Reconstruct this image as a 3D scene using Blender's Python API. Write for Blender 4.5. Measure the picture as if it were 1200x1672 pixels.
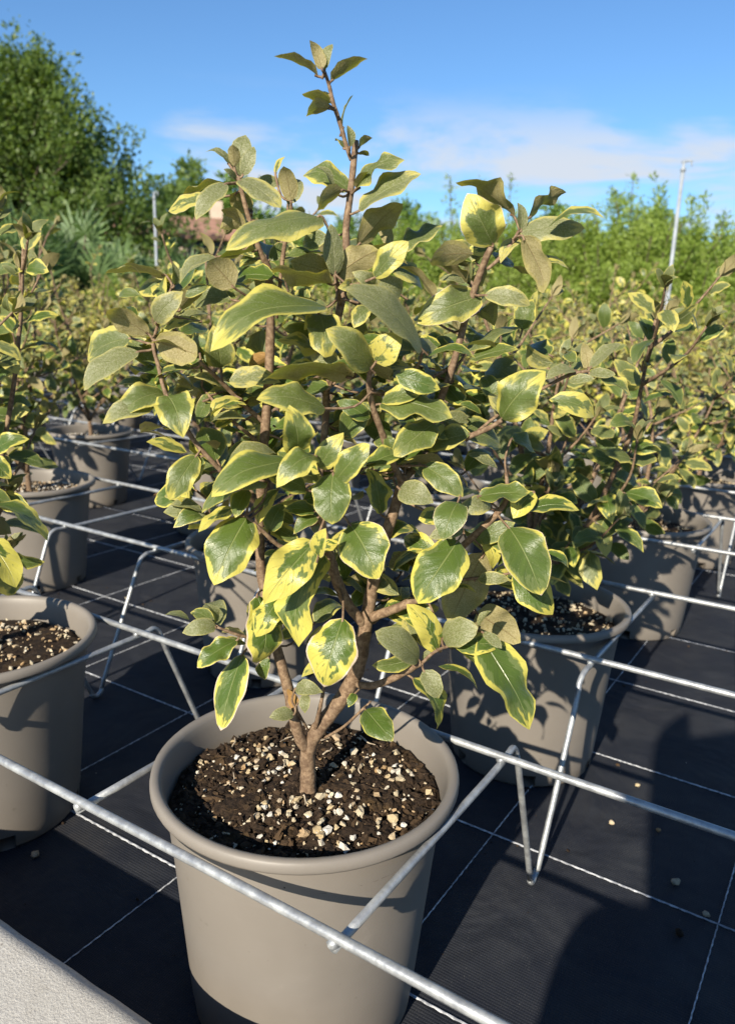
import bpy, bmesh, math, random
import numpy as np
from mathutils import Vector, Matrix, noise as mnoise

for o in list(bpy.data.objects):
    bpy.data.objects.remove(o)
sc = bpy.context.scene
C = sc.collection

# ------------------------------------------------------------------ camera
cam = bpy.data.cameras.new('camera')
cam.sensor_fit = 'VERTICAL'
cam.sensor_height = 24.0
cam.sensor_width = 24.0
cam.lens = 24.0 * 1293.33 / 1672.0
cam.clip_start = 0.01
cam.clip_end = 2000
cam.dof.use_dof = True
cam.dof.focus_distance = 0.68
cam.dof.aperture_fstop = 6.0
camo = bpy.data.objects.new('camera', cam)
C.objects.link(camo)
camo.matrix_world = Matrix(((0.83987, -0.15704, 0.51956, 0.0),
                            (0.54185, 0.18655, -0.81951, 0.0),
                            (0.03178, 0.96981, 0.24177, 0.6498),
                            (0, 0, 0, 1)))
sc.camera = camo

# ------------------------------------------------------------------ sky, sun, exposure
SUN_TO = Vector((0.055, -0.44, 0.235)).normalized()
ELEV = math.asin(SUN_TO.z)
AZ = math.atan2(SUN_TO.x, SUN_TO.y)          # clockwise from +Y
world = bpy.data.worlds.new('World')
sc.world = world
world.use_nodes = True
wn, wl = world.node_tree.nodes, world.node_tree.links
wn.clear()
wout = wn.new('ShaderNodeOutputWorld')
wbg = wn.new('ShaderNodeBackground')
wbg.inputs['Strength'].default_value = 0.061
sky = wn.new('ShaderNodeTexSky')
sky.sky_type = 'NISHITA'
sky.sun_disc = False
sky.sun_elevation = ELEV
sky.sun_rotation = AZ
sky.air_density = 1.0
sky.dust_density = 0.1
sky.ozone_density = 2.2
# thin low clouds: noise on the sky direction, all the way round
tc = wn.new('ShaderNodeTexCoord')
sep = wn.new('ShaderNodeSeparateXYZ')
wl.new(tc.outputs['Generated'], sep.inputs[0])
mp = wn.new('ShaderNodeMapping')
mp.inputs['Scale'].default_value = (1.0, 1.0, 4.2)
mp.inputs['Location'].default_value = (3.7, 2.2, 1.5)
wl.new(tc.outputs['Generated'], mp.inputs[0])
nz = wn.new('ShaderNodeTexNoise')
nz.inputs['Scale'].default_value = 3.4
nz.inputs['Detail'].default_value = 7
nz.inputs['Roughness'].default_value = 0.58
nz.inputs['Distortion'].default_value = 0.25
wl.new(mp.outputs[0], nz.inputs['Vector'])
cr = wn.new('ShaderNodeMapRange')
cr.interpolation_type = 'SMOOTHSTEP'
cr.inputs['From Min'].default_value = 0.45
cr.inputs['From Max'].default_value = 0.62
wl.new(nz.outputs['Fac'], cr.inputs['Value'])
lo = wn.new('ShaderNodeMapRange')
lo.interpolation_type = 'SMOOTHSTEP'
lo.inputs['From Min'].default_value = 0.255
lo.inputs['From Max'].default_value = 0.17
wl.new(sep.outputs['Z'], lo.inputs['Value'])
mulc = wn.new('ShaderNodeMath'); mulc.operation = 'MULTIPLY'
wl.new(cr.outputs[0], mulc.inputs[0]); wl.new(lo.outputs[0], mulc.inputs[1])
mulc2 = wn.new('ShaderNodeMath'); mulc2.operation = 'MULTIPLY'
mulc2.inputs[1].default_value = 0.95
wl.new(mulc.outputs[0], mulc2.inputs[0])
cmix = wn.new('ShaderNodeMix'); cmix.data_type = 'RGBA'
cmix.inputs['B'].default_value = (6.4, 6.9, 7.7, 1)
wl.new(mulc2.outputs[0], cmix.inputs['Factor'])
tint = wn.new('ShaderNodeMix'); tint.data_type = 'RGBA'; tint.blend_type = 'MULTIPLY'
tint.inputs['Factor'].default_value = 1.0
tint.inputs['B'].default_value = (0.78, 1.10, 1.40, 1)      # clear deep-blue air
wl.new(sky.outputs[0], tint.inputs['A'])
wl.new(tint.outputs['Result'], cmix.inputs['A'])
wl.new(cmix.outputs['Result'], wbg.inputs['Color'])
wl.new(wbg.outputs[0], wout.inputs['Surface'])

sun = bpy.data.lights.new('sun', 'SUN')
sun.energy = 5.0
sun.angle = math.radians(0.53)
sun.color = (1.0, 0.91, 0.76)
suno = bpy.data.objects.new('sun', sun)
C.objects.link(suno)
suno.rotation_euler = SUN_TO.to_track_quat('Z', 'Y').to_euler()
suno.location = SUN_TO * 30

sc.view_settings.view_transform = 'Standard'
sc.view_settings.look = 'None'
sc.view_settings.exposure = 0.87
sc.view_settings.gamma = 1.0
sc.view_settings.use_curve_mapping = False
sc.render.engine = 'CYCLES'
sc.cycles.use_denoising = True
sc.cycles.max_bounces = 8
sc.cycles.transparent_max_bounces = 8

# ------------------------------------------------------------------ helpers
def link(o, parent=None):
    C.objects.link(o)
    if parent is not None:
        o.parent = parent
    return o

def tag(o, label=None, cat=None, group=None, kind=None):
    if label: o['label'] = label
    if cat: o['category'] = cat
    if group: o['group'] = group
    if kind: o['kind'] = kind
    return o

def empty(name, loc=(0, 0, 0), rz=0.0):
    o = bpy.data.objects.new(name, None)
    o.empty_display_size = 0.05
    o.location = loc
    o.rotation_euler = (0, 0, rz)
    C.objects.link(o)
    return o

def mesh_np(name, V, F, mats=(), uv=None, lp=None, mi=None, smooth=True):
    """V (n,3), F list of index tuples or (m,4) array."""
    me = bpy.data.meshes.new(name)
    V = np.asarray(V, np.float32)
    if isinstance(F, np.ndarray):
        m, k = F.shape
        loops = F.ravel().astype(np.int32)
        starts = np.arange(0, m * k, k, dtype=np.int32)
    else:
        loops = np.fromiter((i for f in F for i in f), np.int32)
        ln = np.fromiter((len(f) for f in F), np.int32)
        starts = np.concatenate([[0], np.cumsum(ln)[:-1]]).astype(np.int32)
        m = len(F)
    me.vertices.add(len(V)); me.vertices.foreach_set('co', V.ravel())
    me.loops.add(len(loops)); me.loops.foreach_set('vertex_index', loops)
    me.polygons.add(m); me.polygons.foreach_set('loop_start', starts)
    if mi is not None:
        me.polygons.foreach_set('material_index', np.asarray(mi, np.int32))
    me.update(calc_edges=True)
    me.validate()
    me.polygons.foreach_set('use_smooth', np.full(len(me.polygons), smooth))
    if uv is not None:
        l = me.uv_layers.new(name='UVMap')
        l.data.foreach_set('uv', np.asarray(uv, np.float32)[loops].ravel())
    if lp is not None:
        a = me.attributes.new('lp', 'FLOAT_COLOR', 'POINT')
        a.data.foreach_set('color', np.asarray(lp, np.float32).ravel())
    for mt in mats:
        me.materials.append(mt)
    return me

def obj(name, me, parent=None):
    return link(bpy.data.objects.new(name, me), parent)

def catmull(P, R, seg=4):
    P = [np.array(p, float) for p in P]
    if len(P) == 2:
        return np.array(P), np.array(R, float)
    Q = [2 * P[0] - P[1]] + P + [2 * P[-1] - P[-2]]
    op, orr = [], []
    for i in range(1, len(Q) - 2):
        for s in range(seg):
            t = s / seg
            a, b, c, d = Q[i - 1], Q[i], Q[i + 1], Q[i + 2]
            op.append(.5 * ((2 * b) + (-a + c) * t + (2 * a - 5 * b + 4 * c - d) * t * t + (-a + 3 * b - 3 * c + d) * t ** 3))
            orr.append(R[i - 1] * (1 - t) + R[i] * t)
    op.append(P[-1]); orr.append(R[-1])
    return np.array(op), np.array(orr)

def tube(P, R, n=8, caps=True, jit=0.0, rng=None):
    """swept tube -> V, F"""
    P = np.asarray(P, float); R = np.asarray(R, float)
    T = np.gradient(P, axis=0)
    T /= np.linalg.norm(T, axis=1)[:, None] + 1e-12
    ref = np.array([0., 0, 1]) if abs(T[0][2]) < .9 else np.array([1., 0, 0])
    V, F = [], []
    x = np.cross(T[0], ref); x /= np.linalg.norm(x)
    ang = np.linspace(0, 2 * math.pi, n, endpoint=False)
    for i in range(len(P)):
        x = x - (x @ T[i]) * T[i]; x /= np.linalg.norm(x) + 1e-12
        y = np.cross(T[i], x)
        rr = R[i] * (1 + (rng.uniform(-jit, jit, n) if jit else 0))
        V.append(P[i] + (np.cos(ang) * rr)[:, None] * x + (np.sin(ang) * rr)[:, None] * y)
    V = np.concatenate(V)
    for i in range(len(P) - 1):
        for k in range(n):
            a = i * n + k; b = i * n + (k + 1) % n
            F.append((a, b, b + n, a + n))
    if caps:
        F.append(tuple(range(n - 1, -1, -1)))
        F.append(tuple(range((len(P) - 1) * n, len(P) * n)))
    return V, F

def join(parts):
    Vs, Fs, off = [], [], 0
    for V, F in parts:
        Vs.append(np.asarray(V, float)); Fs += [tuple(i + off for i in f) for f in F]; off += len(V)
    return np.concatenate(Vs), Fs

def box(x0, x1, y0, y1, z0, z1):
    V = [(x, y, z) for z in (z0, z1) for y in (y0, y1) for x in (x0, x1)]
    F = [(0, 2, 3, 1), (4, 5, 7, 6), (0, 1, 5, 4), (2, 6, 7, 3), (0, 4, 6, 2), (1, 3, 7, 5)]
    return np.array(V, float), F

# ------------------------------------------------------------------ materials
class NT:
    def __init__(s, name):
        s.m = bpy.data.materials.new(name); s.m.use_nodes = True
        s.t = s.m.node_tree; s.t.nodes.clear()
        s.out = s.t.nodes.new('ShaderNodeOutputMaterial')
    def n(s, typ, **kw):
        nd = s.t.nodes.new(typ)
        for k, v in kw.items(): setattr(nd, k, v)
        return nd
    def put(s, sock, v):
        if isinstance(v, bpy.types.NodeSocket): s.t.links.new(v, sock)
        elif v is not None: sock.default_value = v
    def math(s, op, a, b=None, c=None, clamp=False):
        nd = s.n('ShaderNodeMath', operation=op, use_clamp=clamp)
        for i, v in enumerate((a, b, c)):
            if v is not None: s.put(nd.inputs[i], v)
        return nd.outputs[0]
    def mix(s, fac, a, b):
        nd = s.n('ShaderNodeMix', data_type='RGBA')
        s.put(nd.inputs['Factor'], fac); s.put(nd.inputs['A'], a); s.put(nd.inputs['B'], b)
        return nd.outputs['Result']
    def rng(s, v, a, b, c=0.0, d=1.0, smooth=True):
        nd = s.n('ShaderNodeMapRange', interpolation_type='SMOOTHSTEP' if smooth else 'LINEAR')
        for k, q in zip(('Value', 'From Min', 'From Max', 'To Min', 'To Max'), (v, a, b, c, d)): s.put(nd.inputs[k], q)
        return nd.outputs[0]
    def noise(s, vec, scale, detail=3, rough=.5, dist=0.):
        nd = s.n('ShaderNodeTexNoise')
        if vec is not None: s.put(nd.inputs['Vector'], vec)
        s.put(nd.inputs['Scale'], scale); nd.inputs['Detail'].default_value = detail
        nd.inputs['Roughness'].default_value = rough; nd.inputs['Distortion'].default_value = dist
        return nd.outputs['Fac']
    def vec(s, x, y, z):
        nd = s.n('ShaderNodeCombineXYZ')
        for i, v in enumerate((x, y, z)): s.put(nd.inputs[i], v)
        return nd.outputs[0]
    def coord(s, k='Object'):
        return s.n('ShaderNodeTexCoord').outputs[k]
    def bump(s, h, strength=.3, dist=.001):
        nd = s.n('ShaderNodeBump'); s.put(nd.inputs['Height'], h)
        nd.inputs['Strength'].default_value = strength; nd.inputs['Distance'].default_value = dist
        return nd.outputs[0]
    def bsdf(s, col, rough=.5, spec=.5, metal=0., normal=None):
        b = s.n('ShaderNodeBsdfPrincipled')
        s.put(b.inputs['Base Color'], col); s.put(b.inputs['Roughness'], rough)
        s.put(b.inputs['Specular IOR Level'], spec); s.put(b.inputs['Metallic'], metal)
        if normal is not None: s.put(b.inputs['Normal'], normal)
        return b.outputs[0]
    def done(s, sh):
        s.t.links.new(sh, s.out.inputs['Surface']); return s.m

def rgb(*c): return (c[0], c[1], c[2], 1.0)

def leaf_material():
    n = NT('variegated_leaf')
    uv = n.n('ShaderNodeUVMap'); uv.uv_map = 'UVMap'
    sp = n.n('ShaderNodeSeparateXYZ'); n.put(sp.inputs[0], uv.outputs[0])
    u, v = sp.outputs[0], sp.outputs[1]
    at = n.n('ShaderNodeAttribute'); at.attribute_name = 'lp'
    sr = n.n('ShaderNodeSeparateColor'); n.put(sr.inputs[0], at.outputs['Color'])
    m, silver, seed, dry = sr.outputs[0], sr.outputs[1], sr.outputs[2], at.outputs['Alpha']
    oi = n.n('ShaderNodeObjectInfo')
    z = n.math('MULTIPLY_ADD', seed, 53.0, n.math('MULTIPLY', oi.outputs['Random'], 91.0))
    sv = n.math('SUBTRACT', n.math('MULTIPLY', v, 2.0), 1.0)
    va = n.math('ABSOLUTE', sv)
    s_ = n.math('SUBTRACT', u, n.math('MULTIPLY', va, .30))       # runs along the side veins
    edge = n.math('MINIMUM', n.math('SUBTRACT', 1.0, va), n.math('MULTIPLY', n.math('SUBTRACT', 1.0, u), 1.5))
    nA = n.noise(n.vec(n.math('MULTIPLY', u, 2.2), n.math('MULTIPLY', sv, 1.1), z), 1.7, 2, .5)
    nB = n.noise(n.vec(n.math('MULTIPLY', s_, 12.0), n.math('MULTIPLY', sv, 1.0), z), 1.6, 4, .65)
    nn = n.math('ADD', n.math('MULTIPLY', nA, 3.8), n.math('MULTIPLY', nB, 1.1))
    thr = n.math('MULTIPLY', m, n.math('SUBTRACT', nn, 1.55))
    thr = n.math('MAXIMUM', thr, n.math('MULTIPLY', n.rng(m, .03, .12), .04))
    soft = n.math('MULTIPLY_ADD', silver, .16, .025)
    yel = n.rng(edge, n.math('ADD', thr, soft), n.math('SUBTRACT', thr, soft))
    nC = n.noise(n.vec(n.math('MULTIPLY', s_, 10.0), n.math('MULTIPLY', sv, 1.2), n.math('ADD', z, 17.)), 1.7, 3, .6)
    half = n.rng(edge, n.math('MULTIPLY_ADD', nC, .7, n.math('SUBTRACT', thr, .12)), n.math('MULTIPLY_ADD', nC, .7, n.math('SUBTRACT', thr, .17)))
    oc = n.coord('Object')
    fine = n.noise(oc, 1100.0, 2, .6)
    patch = n.noise(n.vec(n.math('MULTIPLY', s_, 7.0), n.math('MULTIPLY', sv, .8), n.math('ADD', z, 7.0)), 1.2, 3, .6)
    hue = n.noise(n.vec(seed, oi.outputs['Random'], 3.1), 14.0, 1)
    green = n.mix(hue, rgb(.060, .110, .013), rgb(.030, .066, .014))
    green = n.mix(n.math('MULTIPLY', patch, .50), green, rgb(.125, .185, .028))
    green = n.mix(n.math('MULTIPLY', half, .62), green, rgb(.150, .190, .066))
    yelc = n.mix(hue, rgb(.58, .50, .085), rgb(.49, .47, .065))
    yelc = n.mix(n.math('MULTIPLY', patch, .45), yelc, rgb(.62, .54, .18))
    top = n.mix(yel, green, yelc)
    # pale midrib and faint side veins
    rib = n.rng(va, n.math('MULTIPLY_ADD', u, -.020, .055), .012)
    top = n.mix(n.math('MULTIPLY', rib, .60), top, rgb(.27, .31, .11))
    w = n.math('ABSOLUTE', n.math('SINE', n.math('MULTIPLY', s_, 22.0)))
    veins = n.rng(w, .10, .0)
    top = n.mix(n.math('MULTIPLY', veins, .20), top, rgb(.26, .31, .10))
    # silver scales
    sc_ = n.rng(fine, n.math('MULTIPLY_ADD', silver, -.30, .70), n.math('MULTIPLY_ADD', silver, -.18, .74))
    top = n.mix(n.math('MULTIPLY', silver, .52), top, rgb(.240, .208, .100))
    top = n.mix(n.math('MULTIPLY', sc_, .40), top, rgb(.42, .41, .27))
    # dry scorched edge
    dr = n.rng(edge, n.math('MULTIPLY', dry, nA), n.math('MULTIPLY_ADD', n.math('MULTIPLY', dry, nA), .9, -.02))
    dr = n.math('MULTIPLY', dr, n.rng(dry, .01, .05))
    top = n.mix(dr, top, rgb(.62, .50, .38))
    # felted underside
    under = n.mix(n.rng(fine, .40, .62), rgb(.250, .205, .088), rgb(.40, .34, .185))
    under = n.mix(n.math('MULTIPLY', patch, .45), under, rgb(.27, .245, .095))
    under = n.mix(n.math('MULTIPLY', yel, .35), under, rgb(.42, .37, .10))
    under = n.mix(n.math('MULTIPLY', rib, .5), under, rgb(.22, .13, .06))
    under = n.mix(n.math('MULTIPLY', dry, 1.2), under, rgb(.48, .20, .05))
    geo = n.n('ShaderNodeNewGeometry')
    col = n.mix(geo.outputs['Backfacing'], top, under)
    h = n.math('ADD', n.math('MULTIPLY', veins, -.5), n.math('MULTIPLY', fine, .35))
    h = n.math('ADD', h, n.math('MULTIPLY', patch, .8))
    h = n.math('ADD', h, n.math('MULTIPLY', rib, -1.2))
    nb = n.bump(h, .55, .0014)
    rough = n.math('ADD', n.math('MULTIPLY', silver, .22), n.math('MULTIPLY_ADD', geo.outputs['Backfacing'], .30, n.math('MULTIPLY_ADD', nA, .22, .17)))
    base = n.bsdf(col, rough, .42, 0., nb)
    tr = n.n('ShaderNodeBsdfTranslucent')
    tcol = n.mix(n.math('MULTIPLY', yel, .8), rgb(.20, .24, .015), rgb(.55, .47, .04))
    n.put(tr.inputs['Color'], tcol)
    mx = n.n('ShaderNodeMixShader'); mx.inputs[0].default_value = .28
    n.t.links.new(base, mx.inputs[1]); n.t.links.new(tr.outputs[0], mx.inputs[2])
    return n.done(mx.outputs[0])

def bark_material(name='shrub_bark', a=(.120, .075, .045), b=(.26, .18, .112)):
    n = NT(name); oc = n.coord()
    f = n.noise(oc, 260., 4, .65); g = n.noise(oc, 60., 3)
    col = n.mix(n.rng(f, .35, .68), rgb(*a), rgb(*b))
    col = n.mix(n.rng(g, .45, .75, 0., .5), col, rgb(a[0] * .55, a[1] * .55, a[2] * .6))
    return n.done(n.bsdf(col, .7, .25, 0., n.bump(f, .3, .0009)))

def pot_material():
    n = NT('taupe_pot_plastic'); oc = n.coord()
    g = n.noise(oc, 7., 4, .6); f = n.noise(oc, 240., 3)
    oi = n.n('ShaderNodeObjectInfo')
    col = n.mix(n.rng(g, .35, .72), rgb(.172, .153, .131), rgb(.197, .176, .152))
    sp = n.noise(oc, 90., 2); col = n.mix(n.rng(sp, .70, .76, 0., .35), col, rgb(.11, .095, .075))
    scuff = n.noise(oc, 28., 5, .7); col = n.mix(n.rng(scuff, .62, .72, 0., .25), col, rgb(.25, .225, .195))
    sepz = n.n('ShaderNodeSeparateXYZ'); n.put(sepz.inputs[0], oc)
    mud = n.math('MULTIPLY', n.rng(sepz.outputs[2], .05, .0), n.rng(g, .4, .6))
    col = n.mix(n.math('MULTIPLY', mud, .45), col, rgb(.16, .13, .10))
    return n.done(n.bsdf(col, n.rng(g, .3, .7, .42, .54), .35, 0., n.bump(f, .08, .0006)))

def soil_material():
    n = NT('potting_mix'); oc = n.coord()
    at = n.n('ShaderNodeAttribute'); at.attribute_name = 'lp'
    sr = n.n('ShaderNodeSeparateColor'); n.put(sr.inputs[0], at.outputs['Color'])
    f = n.noise(oc, 170., 5, .7); g = n.noise(oc, 40., 3); k = n.noise(oc, 420., 2)
    col = n.mix(n.rng(f, .3, .7), rgb(.010, .0065, .0045), rgb(.046, .029, .017))
    col = n.mix(n.rng(g, .55, .75, 0., .5), col, rgb(.085, .052, .020))
    col = n.mix(n.rng(k, .68, .74, 0., .6), col, rgb(.16, .11, .07))
    col = n.mix(n.rng(sr.outputs[0], .62, 1.0, 0., .65), col, rgb(.090, .056, .029))
    return n.done(n.bsdf(col, .9, .2, 0., n.bump(f, .9, .004)))

def flat_material(name, c, rough=.8, var=.35, scale=60., spec=.3, c2=None, bump=.3):
    n = NT(name); oc = n.coord()
    f = n.noise(oc, scale, 4, .6)
    c2 = c2 or tuple(x * (1 - var) for x in c)
    col = n.mix(n.rng(f, .35, .65), rgb(*c2), rgb(*c))
    return n.done(n.bsdf(col, rough, spec, 0., n.bump(f, bump, .002)))

def granule_material():
    n = NT('perlite'); oi = n.n('ShaderNodeObjectInfo'); oc = n.coord()
    f = n.noise(oc, 500., 3)
    at = n.n('ShaderNodeAttribute'); at.attribute_name = 'lp'
    r = n.math('FRACT', n.math('ADD', oi.outputs['Random'], at.outputs['Fac']))
    ramp = n.n('ShaderNodeValToRGB')
    e = ramp.color_ramp.elements
    e[0].position = 0.; e[0].color = rgb(.50, .45, .34)
    e[1].position = .30; e[1].color = rgb(.44, .34, .19)
    for p_, c_ in ((.50, (.54, .48, .35)), (.72, (.33, .21, .10)), (.80, (.50, .44, .34)), (.92, (.66, .63, .56))):
        q = e.new(p_); q.color = rgb(*c_)
    n.put(ramp.inputs[0], r)
    col = n.mix(n.rng(f, .4, .7, 0., .45), ramp.outputs[0], rgb(.30, .21, .11))
    return n.done(n.bsdf(col, .8, .3, 0., n.bump(f, .5, .001)))

def wire_material():
    n = NT('galvanised_wire'); oc = n.coord()
    f = n.noise(oc, 55., 5, .7); g = n.noise(oc, 330., 3)
    col = n.mix(n.rng(f, .35, .65), rgb(.29, .30, .31), rgb(.43, .445, .445))
    col = n.mix(n.rng(g, .62, .72, 0., .5), col, rgb(.26, .26, .25))
    return n.done(n.bsdf(col, n.rng(f, .3, .7, .34, .55), .5, .55, n.bump(g, .3, .0006)))

def mat_material():
    n = NT('woven_weed_mat'); oc = n.coord()
    sp = n.n('ShaderNodeSeparateXYZ'); n.put(sp.inputs[0], oc)
    def wv(c, k): return n.math('ABSOLUTE', n.math('SINE', n.math('MULTIPLY', c, k)))
    wx = wv(sp.outputs[0], 1250.); wy = wv(sp.outputs[1], 900.)
    weave = n.math('MULTIPLY', wx, wy)
    g = n.noise(oc, 9., 5, .65); f = n.noise(oc, 700., 3, .7); d = n.noise(oc, 55., 4, .65)
    col = n.mix(n.rng(g, .35, .7), rgb(.014, .016, .0225), rgb(.026, .028, .033))
    st = n.math('MULTIPLY', n.rng(f, .60, .76), n.rng(d, .40, .62))
    col = n.mix(n.math('MULTIPLY', st, .9), col, rgb(.22, .205, .185))
    dust = n.noise(oc, 3.1, 6, .7, .4); col = n.mix(n.rng(dust, .52, .78, 0., .45), col, rgb(.05, .045, .04))
    wr = n.n('ShaderNodeBump'); n.put(wr.inputs['Height'], n.noise(oc, 6.5, 3, .55, .6)); wr.inputs['Strength'].default_value = .5; wr.inputs['Distance'].default_value = .03
    fb = n.n('ShaderNodeBump'); n.put(fb.inputs['Height'], n.math('ADD', weave, n.math('MULTIPLY', f, .7))); fb.inputs['Strength'].default_value = .55; fb.inputs['Distance'].default_value = .0009
    n.put(fb.inputs['Normal'], wr.outputs[0])
    return n.done(n.bsdf(col, .68, .22, 0., fb.outputs[0]))

def thread_material():
    n = NT('white_tracer_thread'); oc = n.coord()
    f = n.noise(oc, 180., 3); g = n.noise(oc, 8., 4)
    col = n.mix(n.rng(f, .38, .6), rgb(.26, .27, .29), rgb(.58, .59, .60))
    col = n.mix(n.rng(g, .5, .72, 0., .7), col, rgb(.16, .16, .17))
    return n.done(n.bsdf(col, .7, .3))

def concrete_material():
    n = NT('pale_concrete'); oc = n.coord()
    g = n.noise(oc, 6., 5, .6); f = n.noise(oc, 420., 4, .7)
    st = n.n('ShaderNodeMapping'); st.inputs['Scale'].default_value = (1, 1.6, 1); n.put(st.inputs[0], oc)
    hair = n.noise(st.outputs[0], 75., 1, .4, 2.5)
    cr = n.math('ABSOLUTE', n.math('SUBTRACT', hair, .5))
    hairm = n.math('MULTIPLY', n.rng(cr, .008, .0), n.rng(n.noise(oc, 34., 2), .56, .62))
    col = n.mix(n.rng(g, .3, .7), rgb(.48, .46, .41), rgb(.59, .565, .51))
    col = n.mix(n.rng(f, .35, .7), n.mix(.5, col, rgb(.30, .28, .25)), col)
    stn = n.noise(oc, 14., 5, .7); col = n.mix(n.rng(stn, .52, .75, 0., .35), col, rgb(.33, .30, .25))
    pore = n.noise(oc, 210., 2, .5); col = n.mix(n.rng(pore, .70, .76, 0., .7), col, rgb(.17, .15, .13))
    col = n.mix(n.math('MULTIPLY', hairm, .75), col, rgb(.14, .11, .09))
    return n.done(n.bsdf(col, .85, .25, 0., n.bump(f, .6, .0015)))

def foliage_material(name, a, b, tr=(.12, .2, .02), fac=.3):
    n = NT(name)
    at = n.n('ShaderNodeAttribute'); at.attribute_name = 'lp'
    sr = n.n('ShaderNodeSeparateColor'); n.put(sr.inputs[0], at.outputs['Color'])
    oi = n.n('ShaderNodeObjectInfo')
    col = n.mix(sr.outputs[0], rgb(*a), rgb(*b))
    col = n.mix(n.math('MULTIPLY', oi.outputs['Random'], .25), col, rgb(a[0] * 1.1, a[1] * .8, a[2]))
    b_ = n.bsdf(col, .5, .35)
    t = n.n('ShaderNodeBsdfTranslucent'); n.put(t.inputs['Color'], rgb(*tr))
    mx = n.n('ShaderNodeMixShader'); mx.inputs[0].default_value = fac
    n.t.links.new(b_, mx.inputs[1]); n.t.links.new(t.outputs[0], mx.inputs[2])
    return n.done(mx.outputs[0])

M_LEAF = leaf_material()
M_BARK = bark_material()
M_POT = pot_material()
M_SOIL = soil_material()
M_GRAN = granule_material()
M_WIRE = wire_material()
M_MAT = mat_material()
M_THREAD = thread_material()
M_CONC = concrete_material()
M_TRUNK = bark_material('tree_bark', (.07, .05, .035), (.16, .12, .09))
M_GRASS = flat_material('grass_ground', (.10, .13, .04), .95, .5, 1.2)
M_STRAW = flat_material('dry_leaf', (.42, .25, .11), .85, .5, 90.)
M_STONE = flat_material('pebble', (.42, .33, .22), .9, .45, 160.)
M_FIBRE = flat_material('root_fibre', (.55, .45, .32), .8, .5, 200.)

# ------------------------------------------------------------------ the setting
def sheet(name, x0, x1, y0, y1, z, mat, nx=1, ny=1):
    X, Y = np.meshgrid(np.linspace(x0, x1, nx + 1), np.linspace(y0, y1, ny + 1))
    V = np.stack([X.ravel(), Y.ravel(), np.full(X.size, z)], -1)
    F = [(j * (nx + 1) + i, j * (nx + 1) + i + 1, (j + 1) * (nx + 1) + i + 1, (j + 1) * (nx + 1) + i) for j in range(ny) for i in range(nx)]
    return mesh_np(name, V, F, [mat], smooth=False)

g = obj('ground', sheet('ground', -600, 600, -600, 600, -0.03, M_GRASS))
tag(g, 'grassy ground around the nursery bed', 'ground', kind='structure')

weed = obj('weed_mat_ground', sheet('weed_mat', -9.5, 2.2, .30, 10.2, 0.0, M_MAT))
tag(weed, 'black woven weed mat with white grid lines under the pots', 'weed mat', kind='structure')

def thread(p0, p1, width, rs):
    """a flat zigzag thread lying on the mat"""
    p0, p1 = np.array(p0, float), np.array(p1, float)
    L = np.linalg.norm(p1 - p0); d = (p1 - p0) / L; s = np.array([-d[1], d[0], 0])
    n = max(8, int(L / .007)); t = np.linspace(0, 1, n)
    off = .00025 * np.where(np.arange(n) % 2 == 0, 1, -1) + .0012 * np.sin(t * L * 2.2 + rs)
    c = p0 + t[:, None] * (p1 - p0) + off[:, None] * s
    w = width * (.8 + .3 * (np.arange(n) % 2))
    V = np.concatenate([c - s * w[:, None] / 2 + [0, 0, .0012], c + [0, 0, .0022], c + s * w[:, None] / 2 + [0, 0, .0012]])
    F = [(i, i + 1, n + i + 1, n + i) for i in range(n - 1)] + [(n + i, n + i + 1, 2 * n + i + 1, 2 * n + i) for i in range(n - 1)]
    return mesh_np('tracer_thread', V, F, [M_THREAD])

for k in range(0, 18):
    y = .017 + .2782 * k
    if y > .36:
        obj('tracer_thread', thread((-5.0 - .2 * k, y, 0), (.6, y, 0), .0034 if k < 5 else .004, k), weed)
for k in range(0, 20):
    x = -.058 - .2735 * k
    obj('tracer_thread', thread((x, .36, 0), (x, 4.5, 0), .0016, k * 1.7), weed)

# concrete path, raised, with a rounded edge along the bed
def path_mesh():
    prof = [(.350, -.06)]
    r = .026
    for i in range(11):
        a = math.radians(i * 9)
        prof.append((.350 - r + r * math.cos(a), .11 - r + r * math.sin(a)))
    for i in range(8):
        prof.append((.345 - r - .35 * (i + 1), .11))
    prof.append((-2.6, -.06))
    xs = np.concatenate([np.linspace(-7, -1.6, 20), np.linspace(-1.55, .4, 150), np.linspace(.5, 3, 12)])
    V, F = [], []
    for x in xs:
        for (y, z) in prof:
            wob = (.0022 * mnoise.noise(Vector((x * 4, 3.3, 0))) + .0010 * mnoise.noise(Vector((x * 37, 1.3, z * 30)))) if y > .30 else 0
            V.append((x, y + wob, z))
    n = len(prof)
    for i in range(len(xs) - 1):
        for k in range(n - 1):
            F.append((i * n + k, i * n + k + 1, (i + 1) * n + k + 1, (i + 1) * n + k))
    return mesh_np('path', V, F, [M_CONC])
pth = obj('path', path_mesh())
tag(pth, 'pale concrete path edge beside the bed', 'path', kind='structure')

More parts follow.
